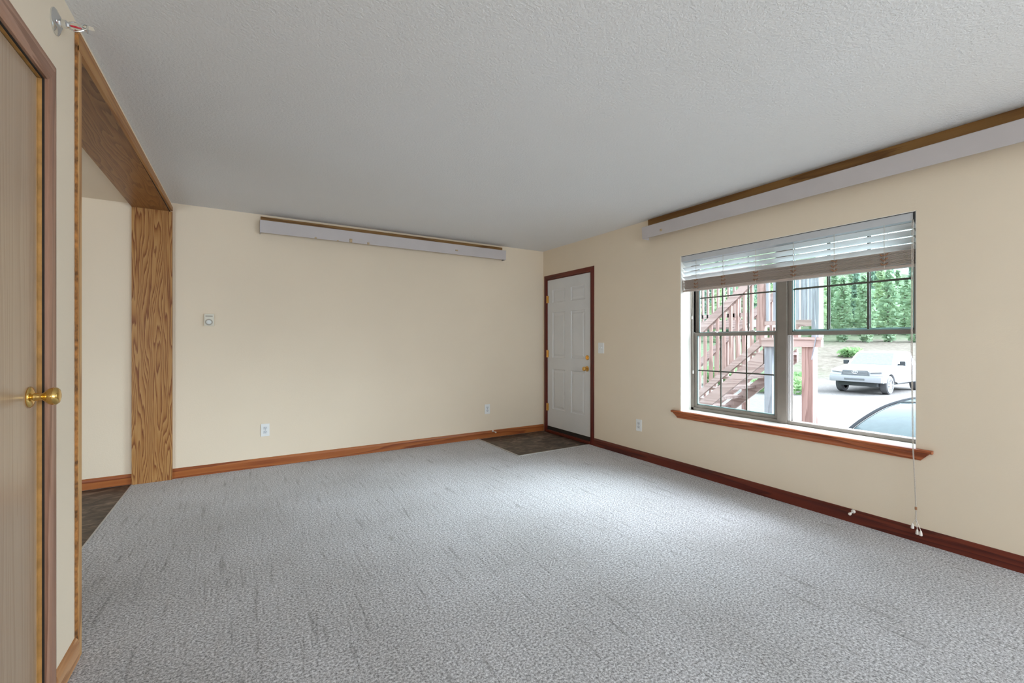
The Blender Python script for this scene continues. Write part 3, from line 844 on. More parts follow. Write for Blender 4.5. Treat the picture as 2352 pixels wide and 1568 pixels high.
for (dy, dz) in ((0.018, 0.088), (-0.004, 0.060), (-0.020, 0.058)):
    part('tassel', MB().lathe([(0, 0), (0, 0.0075), (0.004, 0.0085), (0.018, 0.007), (0.028, 0.004), (0.031, 0)], (XC, yc1 + dy, dz), (0, 0, 1), 12).tube([(XC, yc1 + 0.002, 0.15), (XC, yc1 + dy, dz + 0.03)], 0.0015, 6), M['rubber_white'], pcord, True)
for (yy, zt_, zb_) in ((2.630, 1.95, 1.425), (2.618, 1.95, 0.912)):
    tc_ = part('tilt_cord', MB().tube([(BX1 + 0.03, yy, zt_), (BX1 + 0.055, yy, zb_ + 0.03)], 0.0013, 6), M['cord'], bl)
    part('tassel', MB().lathe([(0, 0), (0, 0.006), (0.02, 0.006), (0.032, 0.003), (0.033, 0)], (BX1 + 0.055, yy, zb_), (0, 0, 1), 10), M['rubber_white'], tc_, True)

# ------------------------------------------------------------------ valances
def add_tape(mb, box):
    mb.box(*box)
va = thing('valance', 'short white vertical-blind valance high on the back wall', 'valance', (1.48, YB, EYE + 1.09))
vx0, vx1, vz0, vz1 = 0.128, 2.835, EYE + 1.035, EYE + 1.153
vy = YB - 0.088
part('face', MB().prism([(vy, vz0), (vy - 0.006, vz0), (vy - 0.012, vz1 - 0.004), (vy - 0.010, vz1), (vy - 0.004, vz1)], 'x', vx0, vx1), M['valance'], va)
part('end_return', MB().box(vx0, vx0 + 0.005, vy - 0.004, YB - 0.001, vz0, vz1 - 0.002), M['valance'], va)
part('end_return', MB().box(vx1 - 0.005, vx1, vy - 0.004, YB - 0.001, vz0, vz1 - 0.002), M['valance'], va)
part('track', MB().box(vx0 + 0.05, vx1 - 0.05, YB - 0.058, YB - 0.022, vz1 - 0.045, vz1 - 0.012, 0.003), M['track'], va)
for bx in (vx0 + 0.25, vx0 + 1.3, vx1 - 0.28):
    part('bracket', MB().box(bx, bx + 0.03, vy - 0.002, YB - 0.021, vz1 - 0.012, vz1 - 0.006), M['track'], va)
part('brown_strip', MB().box(vx0 + 0.008, vx1 - 0.008, YB - 0.020, YB, vz1 - 0.06, EYE + 1.204, 0.002), M['board'], va, label='brown strip on the wall behind the valance')  # brown wood-grained strip along the wall, up past the valance top
def tape_on_back(px, w, z0, z1):
    t = (px - 1176) / 1004.0
    x = (vy - 0.010) / (.8526 - .5225 * t) * (.5225 + .8526 * t)
    part('tape_mark', MB().box(x - w / 2, x + w / 2, vy - 0.0135, vy - 0.004, z0, z1, 0.001), M['tape'], va, label='yellowed tape mark on the valance')
tape_on_back(725, 0.018, vz0 - 0.001, vz0 + 0.012)
tape_on_back(776, 0.016, vz0 - 0.001, vz0 + 0.008)
tape_on_back(806, 0.026, vz0 - 0.001, vz0 + 0.036)
tape_on_back(846, 0.022, vz0 - 0.001, vz0 + 0.020)
tape_on_back(1049, 0.03, vz0 + 0.04, vz0 + 0.055)

vb = thing('valance', 'long white vertical-blind valance above the double window', 'valance', (XR, 1.1, EYE + 1.09))
ry0, ry1 = -1.2, 3.045
rz0, rz1 = EYE + 1.022, EYE + 1.138
rx = XR - 0.088
part('face', MB().prism([(rx, rz0), (rx - 0.006, rz0), (rx - 0.014, rz1 - 0.004), (rx - 0.012, rz1), (rx - 0.006, rz1)], 'y', ry0, ry1), M['valance'], vb)
part('end_return', MB().box(rx - 0.004, XR - 0.001, ry1 - 0.005, ry1, rz0, rz1 - 0.002), M['valance'], vb)
part('end_return', MB().box(rx - 0.004, XR - 0.001, ry0, ry0 + 0.005, rz0, rz1 - 0.002), M['valance'], vb)
part('track', MB().box(XR - 0.058, XR - 0.022, ry0 + 0.05, ry1 - 0.05, rz1 - 0.045, rz1 - 0.012, 0.003), M['track'], vb)
for yy in (-0.9, 0.2, 1.5, 2.7):
    part('bracket', MB().box(rx - 0.002, XR - 0.021, yy, yy + 0.03, rz1 - 0.012, rz1 - 0.006), M['track'], vb)
part('brown_strip', MB().box(XR - 0.020, XR, ry0 + 0.008, ry1 - 0.008, rz1 - 0.06, H - 0.001, 0.002), M['board_y'], vb, label='brown strip on the wall behind the valance')  # brown wood-grained strip along the wall, up to the ceiling
tm = MB().box(rx - 0.0125, rx - 0.004, 2.80, 2.825, rz0 + 0.03, rz0 + 0.052, 0.001)
part('tape_mark', tm, M['tape'], vb, label='yellowed tape mark on the valance')

# ------------------------------------------------------------------ wall fittings
def outlet(wall, u, z, label):
    """wall 'back' (u = x, faces -Y) or 'right' (u = y, faces -X)"""
    loc = (u, YB, z) if wall == 'back' else (XR, u, z)
    r = thing('wall_outlet', label, 'outlet', loc, 'duplex wall outlets')
    def B(mb, a0, a1, d0, d1, z0, z1, bev=0):
        if wall == 'back':
            mb.box(u + a0, u + a1, YB - d1, YB - d0, z + z0, z + z1, bev)
        else:
            mb.box(XR - d1, XR - d0, u + a0, u + a1, z + z0, z + z1, bev)
        return mb
    part('cover_plate', B(MB(), -0.037, 0.037, 0.0, 0.006, -0.06, 0.06, 0.002), M['white_plastic'], r)
    for s_ in (-1, 1):
        f = part('receptacle', B(MB(), -0.0165, 0.0165, 0.005, 0.0085, s_ * 0.0195 - 0.0135, s_ * 0.0195 + 0.0135, 0.002), M['recept'], r)
        sm = MB()
        B(sm, -0.0085, -0.005, 0.0075, 0.0088, s_ * 0.0195 - 0.001, s_ * 0.0195 + 0.008)
        B(sm, 0.005, 0.0085, 0.0075, 0.0088, s_ * 0.0195 - 0.001, s_ * 0.0195 + 0.008)
        B(sm, -0.003, 0.003, 0.0075, 0.0088, s_ * 0.0195 - 0.010, s_ * 0.0195 - 0.004)
        part('slots', sm, M['slot'], f)
    part('screw', B(MB(), -0.003, 0.003, 0.005, 0.0072, -0.003, 0.003, 0.001), M['slot'], r)
    return r
outlet('back', 0.174, EYE - 0.858, 'white wall outlet below and right of the thermostat')
outlet('back', 2.617, EYE - 0.852, 'white wall outlet near the corner beside the vinyl square')
outlet('right', 3.171, EYE - 0.866, 'white wall outlet low on the right wall between door and window')

sw = thing('light_switch', 'white light switch beside the entry door', 'light switch', (XR, 3.734, 1.139))
part('cover_plate', MB().box(XR - 0.006, XR, 3.734 - 0.047, 3.734 + 0.047, 1.139 - 0.06, 1.139 + 0.06, 0.002), M['white_plastic'], sw)
for s_ in (-1, 1):
    fz = part('switch_base', MB().box(XR - 0.0075, XR - 0.005, 3.734 + s_ * 0.02 - 0.006, 3.734 + s_ * 0.02 + 0.006, 1.139 - 0.013, 1.139 + 0.013, 0.001), M['recept'], sw)
    part('toggle', MB().box(XR - 0.018, XR - 0.006, 3.734 + s_ * 0.02 - 0.004, 3.734 + s_ * 0.02 + 0.004, 1.139 - 0.002, 1.139 + 0.010, 0.002), M['white_plastic'], fz)

th = thing('thermostat', 'small ivory thermostat with a round dial on the back wall', 'thermostat', (-0.272, YB, EYE + 0.197))
tx, tz = -0.272, EYE + 0.197
part('body', MB().box(tx - 0.038, tx + 0.036, YB - 0.026, YB, tz - 0.054, tz + 0.056, 0.004), M['thermo'], th)
rg = part('dial_ring', MB().lathe([(0, 0), (0, 0.029), (0.004, 0.029), (0.006, 0.025), (0.006, 0)], (tx - 0.002, YB - 0.026, tz - 0.020), (0, -1, 0), 32), M['dial_ring'], th, True)
part('dial', MB().lathe([(0.004, 0), (0.004, 0.020), (0.012, 0.018), (0.014, 0.014), (0.014, 0)], (tx - 0.002, YB - 0.026, tz - 0.020), (0, -1, 0), 32), M['dial'], rg, True)
part('scale_window', MB().box(tx - 0.028, tx + 0.026, YB - 0.0275, YB - 0.025, tz + 0.028, tz + 0.040, 0.001), M['dial_ring'], th)

def doorstop(p, d, label):
    d = Vector(d)
    r = thing('door_stop', label, 'door stop', p)
    part('base', MB().lathe([(0, 0), (0, 0.013), (0.006, 0.011), (0.010, 0.006)], p, d, 16), M['rubber_white'], r, True)
    q = d.to_track_quat('Z', 'Y')
    pts = [Vector(p) + q @ Vector((0.005 * math.cos(k * 0.8), 0.005 * math.sin(k * 0.8), 0.008 + k * 0.0007)) for k in range(80)]
    part('spring', MB().tube(pts, 0.0012, 5), M['steel'], r, True)
    part('tip', MB().lathe([(0.062, 0), (0.062, 0.008), (0.074, 0.009), (0.080, 0.006), (0.081, 0)], p, d, 16), M['rubber_white'], r, True)
doorstop((2.69, YB - 0.013, 0.078), (0.05, -1, -0.05), 'spring door stop with white tip on the back baseboard')
doorstop((XR - 0.013, 1.30, 0.078), (-1, -0.10, 0.0), 'spring door stop on the right baseboard below the window')

# fire sprinkler on the left wall
spx, spy, spz = XL, 2.080, EYE + 1.088
sk = thing('fire_sprinkler', 'chrome sidewall fire sprinkler high on the left wall', 'fire sprinkler', (spx, spy, spz))
part('escutcheon', MB().lathe([(0, 0), (0, 0.042), (0.004, 0.043), (0.007, 0.040), (0.012, 0.028), (0.016, 0.020), (0.017, 0.0)], (spx, spy, spz), (1, 0, 0), 32), M['chrome'], sk, True)
part('body', MB().lathe([(0.014, 0.0), (0.014, 0.013), (0.030, 0.013), (0.032, 0.010), (0.038, 0.009), (0.038, 0)], (spx, spy, spz), (1, 0, 0), 6), M['chrome'], sk)
arms = MB()
for s_ in (-1, 1):
    arms.tube([(spx + 0.036, spy, spz + s_ * 0.010), (spx + 0.050, spy, spz + s_ * 0.0155), (spx + 0.064, spy, spz + s_ * 0.011), (spx + 0.074, spy, spz + s_ * 0.003)], 0.0024, 8)
arms.lathe([(0.070, 0), (0.070, 0.0055), (0.082, 0.0045), (0.082, 0)], (spx, spy, spz), (1, 0, 0), 12)
part('frame_arms', arms, M['chrome'], sk, True)
part('bulb', MB().lathe([(0.038, 0), (0.040, 0.003), (0.050, 0.0032), (0.066, 0.0026), (0.070, 0)], (spx, spy, spz), (1, 0, 0), 10), M['bulb'], sk, True, label='red glass trigger bulb')
part('deflector', MB().lathe([(0.082, 0), (0.082, 0.012), (0.0835, 0.012), (0.0835, 0)], (spx, spy, spz), (1, 0, 0), 16).box(spx + 0.070, spx + 0.100, spy - 0.013, spy + 0.013, spz + 0.010, spz + 0.012), M['chrome'], sk)

# ================================================================== outdoors
G0 = EYE - 2.20       # level of the gravel lot
rnd = random.Random(11)
def ground_h(x, y):
    s_ = 0.52 * x + 0.85 * y
    h = G0
    if s_ > 22:
        d = s_ - 22
        h += 0.105 * d * min(1, d / 8.0)
    if s_ > 46:
        h += 0.12 * (s_ - 46)
    if s_ > 58:
        h += 0.22 * (s_ - 58)
    return h
gm = MB()
xs = [3.4, 4.2, 5.5] + [7 + 1.6 * i for i in range(60)]
ys_ = [-30 + 1.6 * i for i in range(76)]
rows = []
for x in xs:
    rows.append([(x, y, ground_h(x, y) + (0.06 * math.sin(x * 1.7 + y * 0.9) * math.sin(y * 1.3 - x * 0.4) if 0.52 * x + 0.85 * y > 21 else 0)) for y in ys_])
gm.grid(rows)
cl_ = gm.bm.loops.layers.color.new('cover')
from mathutils import noise as mnoise
for f in gm.bm.faces:
    for lp in f.loops:
        x, y, z = lp.vert.co
        s_ = 0.52 * x + 0.85 * y
        nz = mnoise.noise(Vector((x * 0.16, y * 0.16, 0.3))) + 0.5 * mnoise.noise(Vector((x * 0.5, y * 0.5, 1.3)))
        dirt = max(0, min(1, (s_ - 20) / 6 + nz * 0.6))
        left = (y - 0.30 * x) / 6.0            # grass grows towards the stair side of the bank
        g = max(0, min(1, min((s_ - 21.0) / 2.0, 1.0) * max(0, min(1, left - 0.55 + nz * 1.1))))
        if s_ > 44: g = max(g, 0.9)
        lp[cl_] = (dirt, g, 0, 1)
struct('ground', gm, M['ground'], 'pale gravel lot rising to a grassy bank outside the window', 'ground', smooth=True)
struct('wall_exterior', MB().box(XR + 0.2201, XR + 0.26, -0.3, DY0 - 0.06, G0, WZ0 - 0.02).box(XR + 0.2201, XR + 0.26, YREAR, -0.3, G0, 0.0).box(XR + 0.2201, XR + 0.26, -0.3, WY0 - 0.02, WZ0 - 0.02, 2.9).box(XR + 0.2201, XR + 0.26, YREAR, -0.3, 0.0, 2.9).box(XR + 0.2201, XR + 0.26, WY1 + 0.02, DY0 - 0.06, WZ0 - 0.02, 2.9).box(XR + 0.2201, XR + 0.26, WY0 - 0.02, WY1 + 0.02, WZ1 + 0.02, 2.9), M['siding'],
       'outer siding of the house around the window', 'wall')

# ---- timber stair with landing
SX0, SX1 = 6.70, 7.70
LYF = 3.30          # the landing is cut back on its far side
SL = 0.85
def zline(y):           # top of the bottom rail of the stair balustrade
    return EYE - 0.80 + (4.70 - y) * SL
YT, YBOT = 3.66, 6.33
DECK = 1.272
st = thing('outdoor_stair', 'reddish timber stair with balusters climbing to a landing outside the left sashes', 'stair', (7.2, 4.6, G0))
def sloped(mb, x0, x1, ya, yb, dz0, dz1):
    za, zb_ = zline(ya), zline(yb)
    mb.prism([(ya, za + dz0), (yb, zb_ + dz0), (yb, zb_ + dz1), (ya, za + dz1)], 'x', x0, x1)
    return mb
for xx in (SX0, SX1):
    part('stringer', sloped(MB(), xx, xx + 0.045, YT, YBOT - 0.25, -0.42, -0.20), M['redwood_y'], st)
    part('bottom_rail', sloped(MB(), xx - 0.005, xx + 0.05, YT, YBOT - 0.25, -0.12, 0.0), M['redwood_y'], st)
    part('handrail', sloped(MB(), xx - 0.02, xx + 0.06, YT, YBOT - 0.25, 0.93, 1.08), M['redwood_y'], st)
    part('newel_post', MB().box(xx - 0.02, xx + 0.07, YBOT - 0.3, YBOT - 0.21, G0, zline(YBOT - 0.25) + 1.12), M['redwood'], st)
    k = 0
    y = YT + 0.07
    while y < YBOT - 0.32:
        part('baluster', MB().box(xx + 0.005, xx + 0.043, y - 0.021, y + 0.021, zline(y) - 0.02, zline(y) + 0.95), M['redwood'], st)
        y += 0.115
y = YT + 0.12
k = 0
while y < YBOT - 0.2:
    zt_ = zline(y) - 0.16
    part('tread', MB().box(SX0 + 0.046, SX1 - 0.001, y - 0.15, y + 0.11, zt_ - 0.04, zt_, 0.004), M['redwood_y'], st)
    y += 0.235
# landing
LY_0, LY_1 = 2.90, YT
part('deck', MB().prism([(SX0 - 0.05, LY_0 - 0.06), (SX1 + 0.05, LYF), (SX1 + 0.05, LY_1), (SX0 - 0.05, LY_1)], 'z', DECK - 0.035, DECK), M['redwood_y'], st)
part('deck_beam', MB().box(SX0 - 0.04, SX0 + 0.03, LY_0 - 0.04, LY_1, DECK - 0.135, DECK - 0.035), M['redwood_y'], st)
part('deck_beam', MB().box(SX1 - 0.03, SX1 + 0.04, LYF + 0.02, LY_1, DECK - 0.135, DECK - 0.035), M['redwood_y'], st)
for (px, py, w, mk, lb) in ((SX0 + 0.06, 3.045, 0.07, 'redwood', 'red-brown landing post'), (SX0 + 0.05, 3.58, 0.055, 'grey_post', 'blue-grey landing post'), (SX1 - 0.06, 3.46, 0.05, 'redwood', None)):
    part('post', MB().box(px - w, px + w, py - w, py + w, G0, DECK - 0.036), M[mk], st, label=lb)
for xx, ly in ((SX0, LY_0), (SX1, LYF)):
    part('landing_bottom_rail', MB().box(xx - 0.01, xx + 0.05, ly + 0.02, LY_1, EYE + 0.245, EYE + 0.305), M['redwood_y'], st)
    part('landing_handrail', MB().box(xx - 0.02, xx + 0.06, ly + 0.02, LY_1, EYE + 1.05, EYE + 1.12), M['redwood_y'], st)
    y = ly + 0.17
    while y < LY_1 - 0.02:
        part('baluster', MB().box(xx + 0.004, xx + 0.042, y - 0.021, y + 0.021, EYE + 0.30, EYE + 1.06), M['grey_post'], st)
        y += 0.105
    part('rail_post', MB().box(xx - 0.012, xx + 0.07, ly + 0.0, ly + 0.09, DECK, EYE + 1.14), M['grey_post'], st)
    part('rail_post', MB().box(xx - 0.012, xx + 0.07, LY_1 - 0.03, LY_1 + 0.05, DECK - 0.1, EYE + 1.14), M['redwood'], st)
part('cable', MB().tube([(SX0 - 0.03, 2.95, EYE + 0.7), (SX0 - 0.05, 2.93, EYE + 0.3), (SX0 - 0.06, 2.91, EYE + 0.1), (SX0 - 0.05, 2.93, EYE - 0.02), (SX0 - 0.03, 2.98, EYE - 0.25)], 0.007, 6), M['grey_post'], st, True, label='thin hanging cable on the landing post')

# upper balcony railing seen behind the stair
bc = thing('balcony', 'raised timber balcony railing behind the outdoor stair', 'balcony', (9.0, 6.4, G0))
BXX = 8.6
part('deck', MB().box(BXX, BXX + 1.2, 5.0, 8.2, EYE + 0.30, EYE + 0.44), M['redwood_y'], bc)
for py in (5.1, 8.1):
    for xx in (BXX + 0.05, BXX + 1.1):
        part('post', MB().box(xx, xx + 0.11, py - 0.055, py + 0.055, G0, EYE + 0.30), M['redwood'], bc)
part('handrail', MB().box(BXX, BXX + 0.06, 5.0, 8.2, EYE + 1.42, EYE + 1.52), M['redwood_y'], bc)
part('bottom_rail', MB().box(BXX + 0.01, BXX + 0.05, 5.0, 8.2, EYE + 0.50, EYE + 0.58), M['redwood_y'], bc)
y = 5.06
while y < 8.2:
    part('baluster', MB().box(BXX + 0.01, BXX + 0.05, y - 0.02, y + 0.02, EYE + 0.44, EYE + 1.43), M['redwood'], bc)
    y += 0.12

# ---- vehicles (built facing -X around their own origin on the ground)
def vpart(name, mb, mat, parent, smooth=False, label=None):
    o = link(name, mb, mat, parent, (0, 0, 0), smooth, 32)
    if label: o['label'] = label
    return o
def wheel(parent, x, y, r, w, sgn):
    t = vpart('wheel', MB().lathe([(-w / 2, r * 0.62), (-w / 2, r * 0.9), (-w / 2 + 0.03, r), (w / 2 - 0.03, r), (w / 2, r * 0.9), (w / 2, r * 0.62), (w / 2 - 0.02, r * 0.6), (-w / 2 + 0.02, r * 0.6), (-w / 2, r * 0.62)], (x, y, r), (0, sgn, 0), 28), M['tyre'], parent, True)
    rm = MB().lathe([(w / 2 - 0.10, 0), (w / 2 - 0.10, r * 0.6), (w / 2 - 0.02, r * 0.62), (w / 2 - 0.01, r * 0.56), (w / 2 - 0.05, r * 0.52)], (x, y, r), (0, sgn, 0), 28)
    for k in range(6):
        a = 2 * PI * k / 6
        p0 = Vector((x + 0.05 * math.cos(a), y + sgn * (w / 2 - 0.03), r + 0.05 * math.sin(a)))
        p1 = Vector((x + r * 0.56 * math.cos(a), y + sgn * (w / 2 - 0.03), r + r * 0.56 * math.sin(a)))
        rm.tube([p0, p1], 0.028, 6)
    rm.lathe([(w / 2 - 0.06, 0), (w / 2 - 0.06, 0.065), (w / 2 - 0.015, 0.05), (w / 2 - 0.01, 0)], (x, y, r), (0, sgn, 0), 14)
    vpart('rim', rm, M['rim'], t, True)

def arch(cx, r, n=9, z0=0.42):
    """points over a wheel, left to right"""
    out = []
    for k in range(n + 1):
        a = PI - PI * k / n
        out.append((cx + r * math.cos(a), max(z0, 0.38 + r * math.sin(a))))
    return out
tk = thing('pickup_truck', 'white pickup truck parked on the gravel facing the house', 'truck', (24.47, 8.165, G0))
low = [(-2.45, 0.50)] + arch(-1.62, 0.47, 9, 0.50) + [(-0.9, 0.46), (1.0, 0.46)] + arch(1.63, 0.47, 9, 0.50) + [(2.70, 0.55), (2.72, 1.22), (1.30, 1.20), (1.30, 1.20), (-1.0, 1.17), (-1.25, 1.14), (-2.1, 1.05), (-2.36, 0.98), (-2.47, 0.80)]
low = [p for i, p in enumerate(low) if i == 0 or (Vector(p) - Vector(low[i - 1])).length > 1e-4]
bmb = MB()
n = len(low)
ring = []
for yy, sc in ((-0.93, 1), (-0.90, 1), (0.90, 1), (0.93, 1)):
    ins = 0.03 if abs(yy) > 0.91 else 0
    ring.append([bmb.bm.verts.new((x * (1 - ins * 0.2), yy, z - (ins if z > 0.9 else 0))) for x, z in low])
bmb.bm.faces.new(ring[0]); bmb.bm.faces.new(ring[-1][::-1])
for A, B in zip(ring, ring[1:]):
    for i in range(n):
        bmb.bm.faces.new((A[i], B[i], B[(i + 1) % n], A[(i + 1) % n]))
vpart('body', bmb, M['truck_white'], tk)
def cab_pts(z, t):      # footprint at height fraction t : x0,x1,half width
    pass
def cabin(parent, st_, mat, name='cab'):
    """stations (x, z, halfwidth) lower loop and upper loop"""
    mb = MB()
    lo, hi = st_
    A = [mb.bm.verts.new(p) for p in ((lo[0], -lo[2], lo[3]), (lo[1], -lo[2], lo[4]), (lo[1], lo[2], lo[4]), (lo[0], lo[2], lo[3]))]
    B = [mb.bm.verts.new(p) for p in ((hi[0], -hi[2], hi[3]), (hi[1], -hi[2], hi[4]), (hi[1], hi[2], hi[4]), (hi[0], hi[2], hi[3]))]
    mb.bm.faces.new(A); mb.bm.faces.new(B[::-1])
    for i in range(4):
        mb.bm.faces.new((A[i], B[i], B[(i + 1) % 4], A[(i + 1) % 4]))
    ed = list(mb.bm.edges)
    bmesh.ops.bevel(mb.bm, geom=ed, offset=0.05, segments=3, affect='EDGES')
    return vpart(name, mb, mat, parent, True)
cab = cabin(tk, ((-1.10, 1.42, 0.89, 1.10, 1.14), (-0.30, 1.20, 0.72, 1.76, 1.76)), M['truck_white'])
def glass_quad(name, pts, mat, parent, t=0.012, label=None):
    a, b, c, d = [Vector(p) for p in pts]
    nrm = (b - a).cross(d - a).normalized() * t
    mb = MB()
    V = [mb.bm.verts.new(p) for p in (a, b, c, d, a + nrm, b + nrm, c + nrm, d + nrm)]
    for f in ((0, 3, 2, 1), (4, 5, 6, 7), (0, 1, 5, 4), (1, 2, 6, 5), (2, 3, 7, 6), (3, 0, 4, 7)):
        mb.bm.faces.new([V[i] for i in f])
    return vpart(name, mb, mat, parent, label=label)
def lerp(a, b, t):
    return tuple(p + (q - p) * t for p, q in zip(a, b))
# windscreen plane between (x -1.10,z 1.10) and (-0.30,1.76)
def ws(t, v):      # t up the screen, v -1..1 across
    x = -1.10 + 0.80 * t; z = 1.10 + 0.66 * t; hw = 0.89 - 0.17 * t
    return (x, v * hw, z)
glass_quad('windshield', (ws(0.16, 0.86), ws(0.16, -0.86), ws(0.90, -0.86), ws(0.90, 0.86)), M['truck_screen'], tk, 0.008, 'pale reflecting windshield')
for sgn in (-1, 1):
    def sd(x, z):
        t = (z - 1.10) / 0.66
        return (x, sgn * (0.892 - 0.17 * t), z)
    for (xa, xb, xc_, xd_) in ((-0.66, 0.10, 0.10, -0.22), (0.20, 0.78, 0.78, 0.20), (0.86, 1.24, 1.10, 0.86)):
        q = (sd(xa, 1.24), sd(xb, 1.24), sd(xc_, 1.66), sd(xd_, 1.66))
        glass_quad('side_window', q if sgn < 0 else q[::-1], M['car_glass'], tk, 0.008, 'dark side window')
    vpart('mirror', MB().box(-0.72, -0.58, sgn * 0.93, sgn * 1.12, 1.17, 1.36, 0.03).box(-0.66, -0.60, sgn * 0.86, sgn * 0.95, 1.18, 1.24), M['black_trim'], tk)
    vpart('headlight', MB().prism([(sgn * 0.50, 0.90), (sgn * 0.88, 0.94), (sgn * 0.89, 1.00), (sgn * 0.80, 1.03), (sgn * 0.53, 0.99)], 'x', -2.475, -2.30), M['lamp_glass'], tk, label='pale headlight')
    vpart('fog_lamp', MB().box(-2.53, -2.45, sgn * 0.60, sgn * 0.80, 0.60, 0.67, 0.01), M['lamp_glass'], tk)
    vpart('running_board', MB().box(-1.05, 1.10, sgn * 0.90, sgn * 0.97, 0.42, 0.47, 0.01), M['black_trim'], tk)
    wheel(tk, -1.62, sgn * 0.79, 0.385, 0.26, sgn)
    wheel(tk, 1.63, sgn * 0.79, 0.385, 0.26, sgn)
gr = vpart('grille', MB().prism([(-0.50, 0.79), (0.50, 0.79), (0.44, 0.985), (-0.44, 0.985)], 'x', -2.49, -2.40), M['grille'], tk, label='grey grille')
bars = MB()
for z in (0.84, 0.89, 0.94):
    bars.box(-2.50, -2.485, -0.42, 0.42, z - 0.006, z + 0.006)
vpart('grille_bars', bars, M['bumper_white'], gr)
em = MB()
em.tube([(-2.505, 0.10 * math.cos(2 * PI * k / 20), 0.91 + 0.06 * math.sin(2 * PI * k / 20)) for k in range(21)], 0.013, 6)
em.tube([(-2.505, 0.035 * math.cos(2 * PI * k / 16), 0.91 + 0.055 * math.sin(2 * PI * k / 16)) for k in range(17)], 0.008, 6)
em.tube([(-2.505, 0.07 * math.cos(2 * PI * k / 16), 0.94 + 0.02 * math.sin(2 * PI * k / 16)) for k in range(17)], 0.008, 6)
vpart('emblem', em, M['rim'], gr, True, 'pale oval emblem on the grille')
vpart('bumper', MB().box(-2.58, -2.38, -0.92, 0.92, 0.50, 0.765, 0.05), M['bumper_white'], tk, True)
vpart('lower_intake', MB().box(-2.59, -2.55, -0.36, 0.36, 0.58, 0.66, 0.01), M['grille'], tk)
vpart('hood_seam', MB().box(-2.30, -2.26, -0.72, 0.72, 1.022, 1.036), M['grille'], tk)
vpart('underbody', MB().box(-2.3, 2.4, -0.68, 0.68, 0.32, 0.52), M['black_trim'], tk)

# near car: only its windshield, pillar and roof show above the sill
sd_ = thing('parked_car', 'dark car right outside the window, windshield showing above the sill', 'car', (6.35, 1.45, G0))
lowc = [(-2.2, 0.35), (-2.25, 0.60), (-2.1, 0.74), (-1.15, 0.95), (1.75, 1.0), (2.2, 0.95), (2.28, 0.60), (2.15, 0.35)]
cb = MB()
R = []
for yy, k in ((-0.88, 0.96), (-0.84, 1), (0.84, 1), (0.88, 0.96)):
    R.append([cb.bm.verts.new((x, yy, z * k if z > 0.7 else z)) for x, z in lowc])
cb.bm.faces.new(R[0]); cb.bm.faces.new(R[-1][::-1])
for A, B in zip(R, R[1:]):
    for i in range(len(lowc)):
        cb.bm.faces.new((A[i], B[i], B[(i + 1) % len(lowc)], A[(i + 1) % len(lowc)]))
vpart('body', cb, M['sedan_paint'], sd_, True)
# profile of the upper part: (x, z, half width)
key_c = [(-1.20, 0.92, 0.80), (-0.80, 1.11, 0.775), (-0.41, 1.25, 0.755), (-0.05, 1.35, 0.725), (0.25, 1.41, 0.70), (0.52, 1.44, 0.68), (0.80, 1.455, 0.67), (1.15, 1.45, 0.67), (1.50, 1.39, 0.67), (1.85, 1.20, 0.72), (2.1, 1.0, 0.78)]
prof_c = []
for i in range(len(key_c) - 1):                    # smooth curve through the key points, four steps each
    p0, p1, p2, p3 = key_c[max(i - 1, 0)], key_c[i], key_c[i + 1], key_c[min(i + 2, len(key_c) - 1)]
    for q in range(4):
        u = q / 4.0
        prof_c.append(tuple(0.5 * (2 * b + (c - a) * u + (2 * a - 5 * b + 4 * c - d) * u * u + (3 * b - a - 3 * c + d) * u ** 3) for a, b, c, d in zip(p0, p1, p2, p3)))
prof_c.append(key_c[-1])
def row(i, inset=0.0, lift=0.0):
    x, z, hw = prof_c[i]
    return [(x - 0.05 * (1 - v * v) * (1 if i < 21 else 0), v * (hw - inset), z + 0.035 * (1 - v * v) + lift) for v in (-1, -0.8, -0.5, 0, 0.5, 0.8, 1)]
def solid_strip(rows, t=0.02):
    mb = MB()
    up = rows
    mb.grid(up)
    mb.grid([[(p[0], p[1], p[2] - t) for p in r] for r in rows])
    return mb
vpart('windshield', solid_strip([row(i, 0.03) for i in range(0, 21)]), M['car_glass_l'], sd_, True, 'windshield reflecting the sky')
vpart('roof', solid_strip([row(i, 0.0) for i in range(20, 33)]), M['sedan_paint'], sd_, True)
vpart('rear_window', solid_strip([row(i, 0.03) for i in range(32, 41)]), M['car_glass'], sd_, True)
for sgn in (-1, 1):
    pts = [(x, sgn * hw, z + 0.004) for x, z, hw in prof_c[:29]]
    vpart('pillar', MB().tube(pts, 0.016, 8), M['seal_black'], sd_, True, 'dark windshield pillar')
    sm = MB()
    up = [(x, sgn * (hw - 0.005), z - 0.02) for x, z, hw in prof_c]
    dn = [(x, sgn * 0.80, 0.93 + 0.003 * i) for i, (x, z, hw) in enumerate(prof_c)]
    sm.grid([up, [(min(max(a[0], -1.1), 2.0), b[1], min(b[2], a[2])) for a, b in zip(up, dn)]])
    vpart('side_window', sm, M['car_glass'], sd_)
    vpart('mirror', MB().box(-0.85, -0.70, sgn * 0.86, sgn * 1.02, 0.98, 1.10, 0.03), M['sedan_paint'], sd_, True)
    wheel(sd_, -1.35, sgn * 0.76, 0.33, 0.22, sgn)
    wheel(sd_, 1.35, sgn * 0.76, 0.33, 0.22, sgn)
vpart('wiper', MB().tube([(-1.12, -0.1, 0.985), (-0.70, 0.45, 1.135)], 0.012, 6).tube([(-1.12, -0.6, 0.975), (-0.70, -0.05, 1.15)], 0.012, 6), M['black_trim'], sd_)
vpart('roof_trim', MB().tube([(row(21)[k][0], row(21)[k][1], row(21)[k][2] + 0.004) for k in range(7)], 0.008, 6), M['black_trim'], sd_, True)

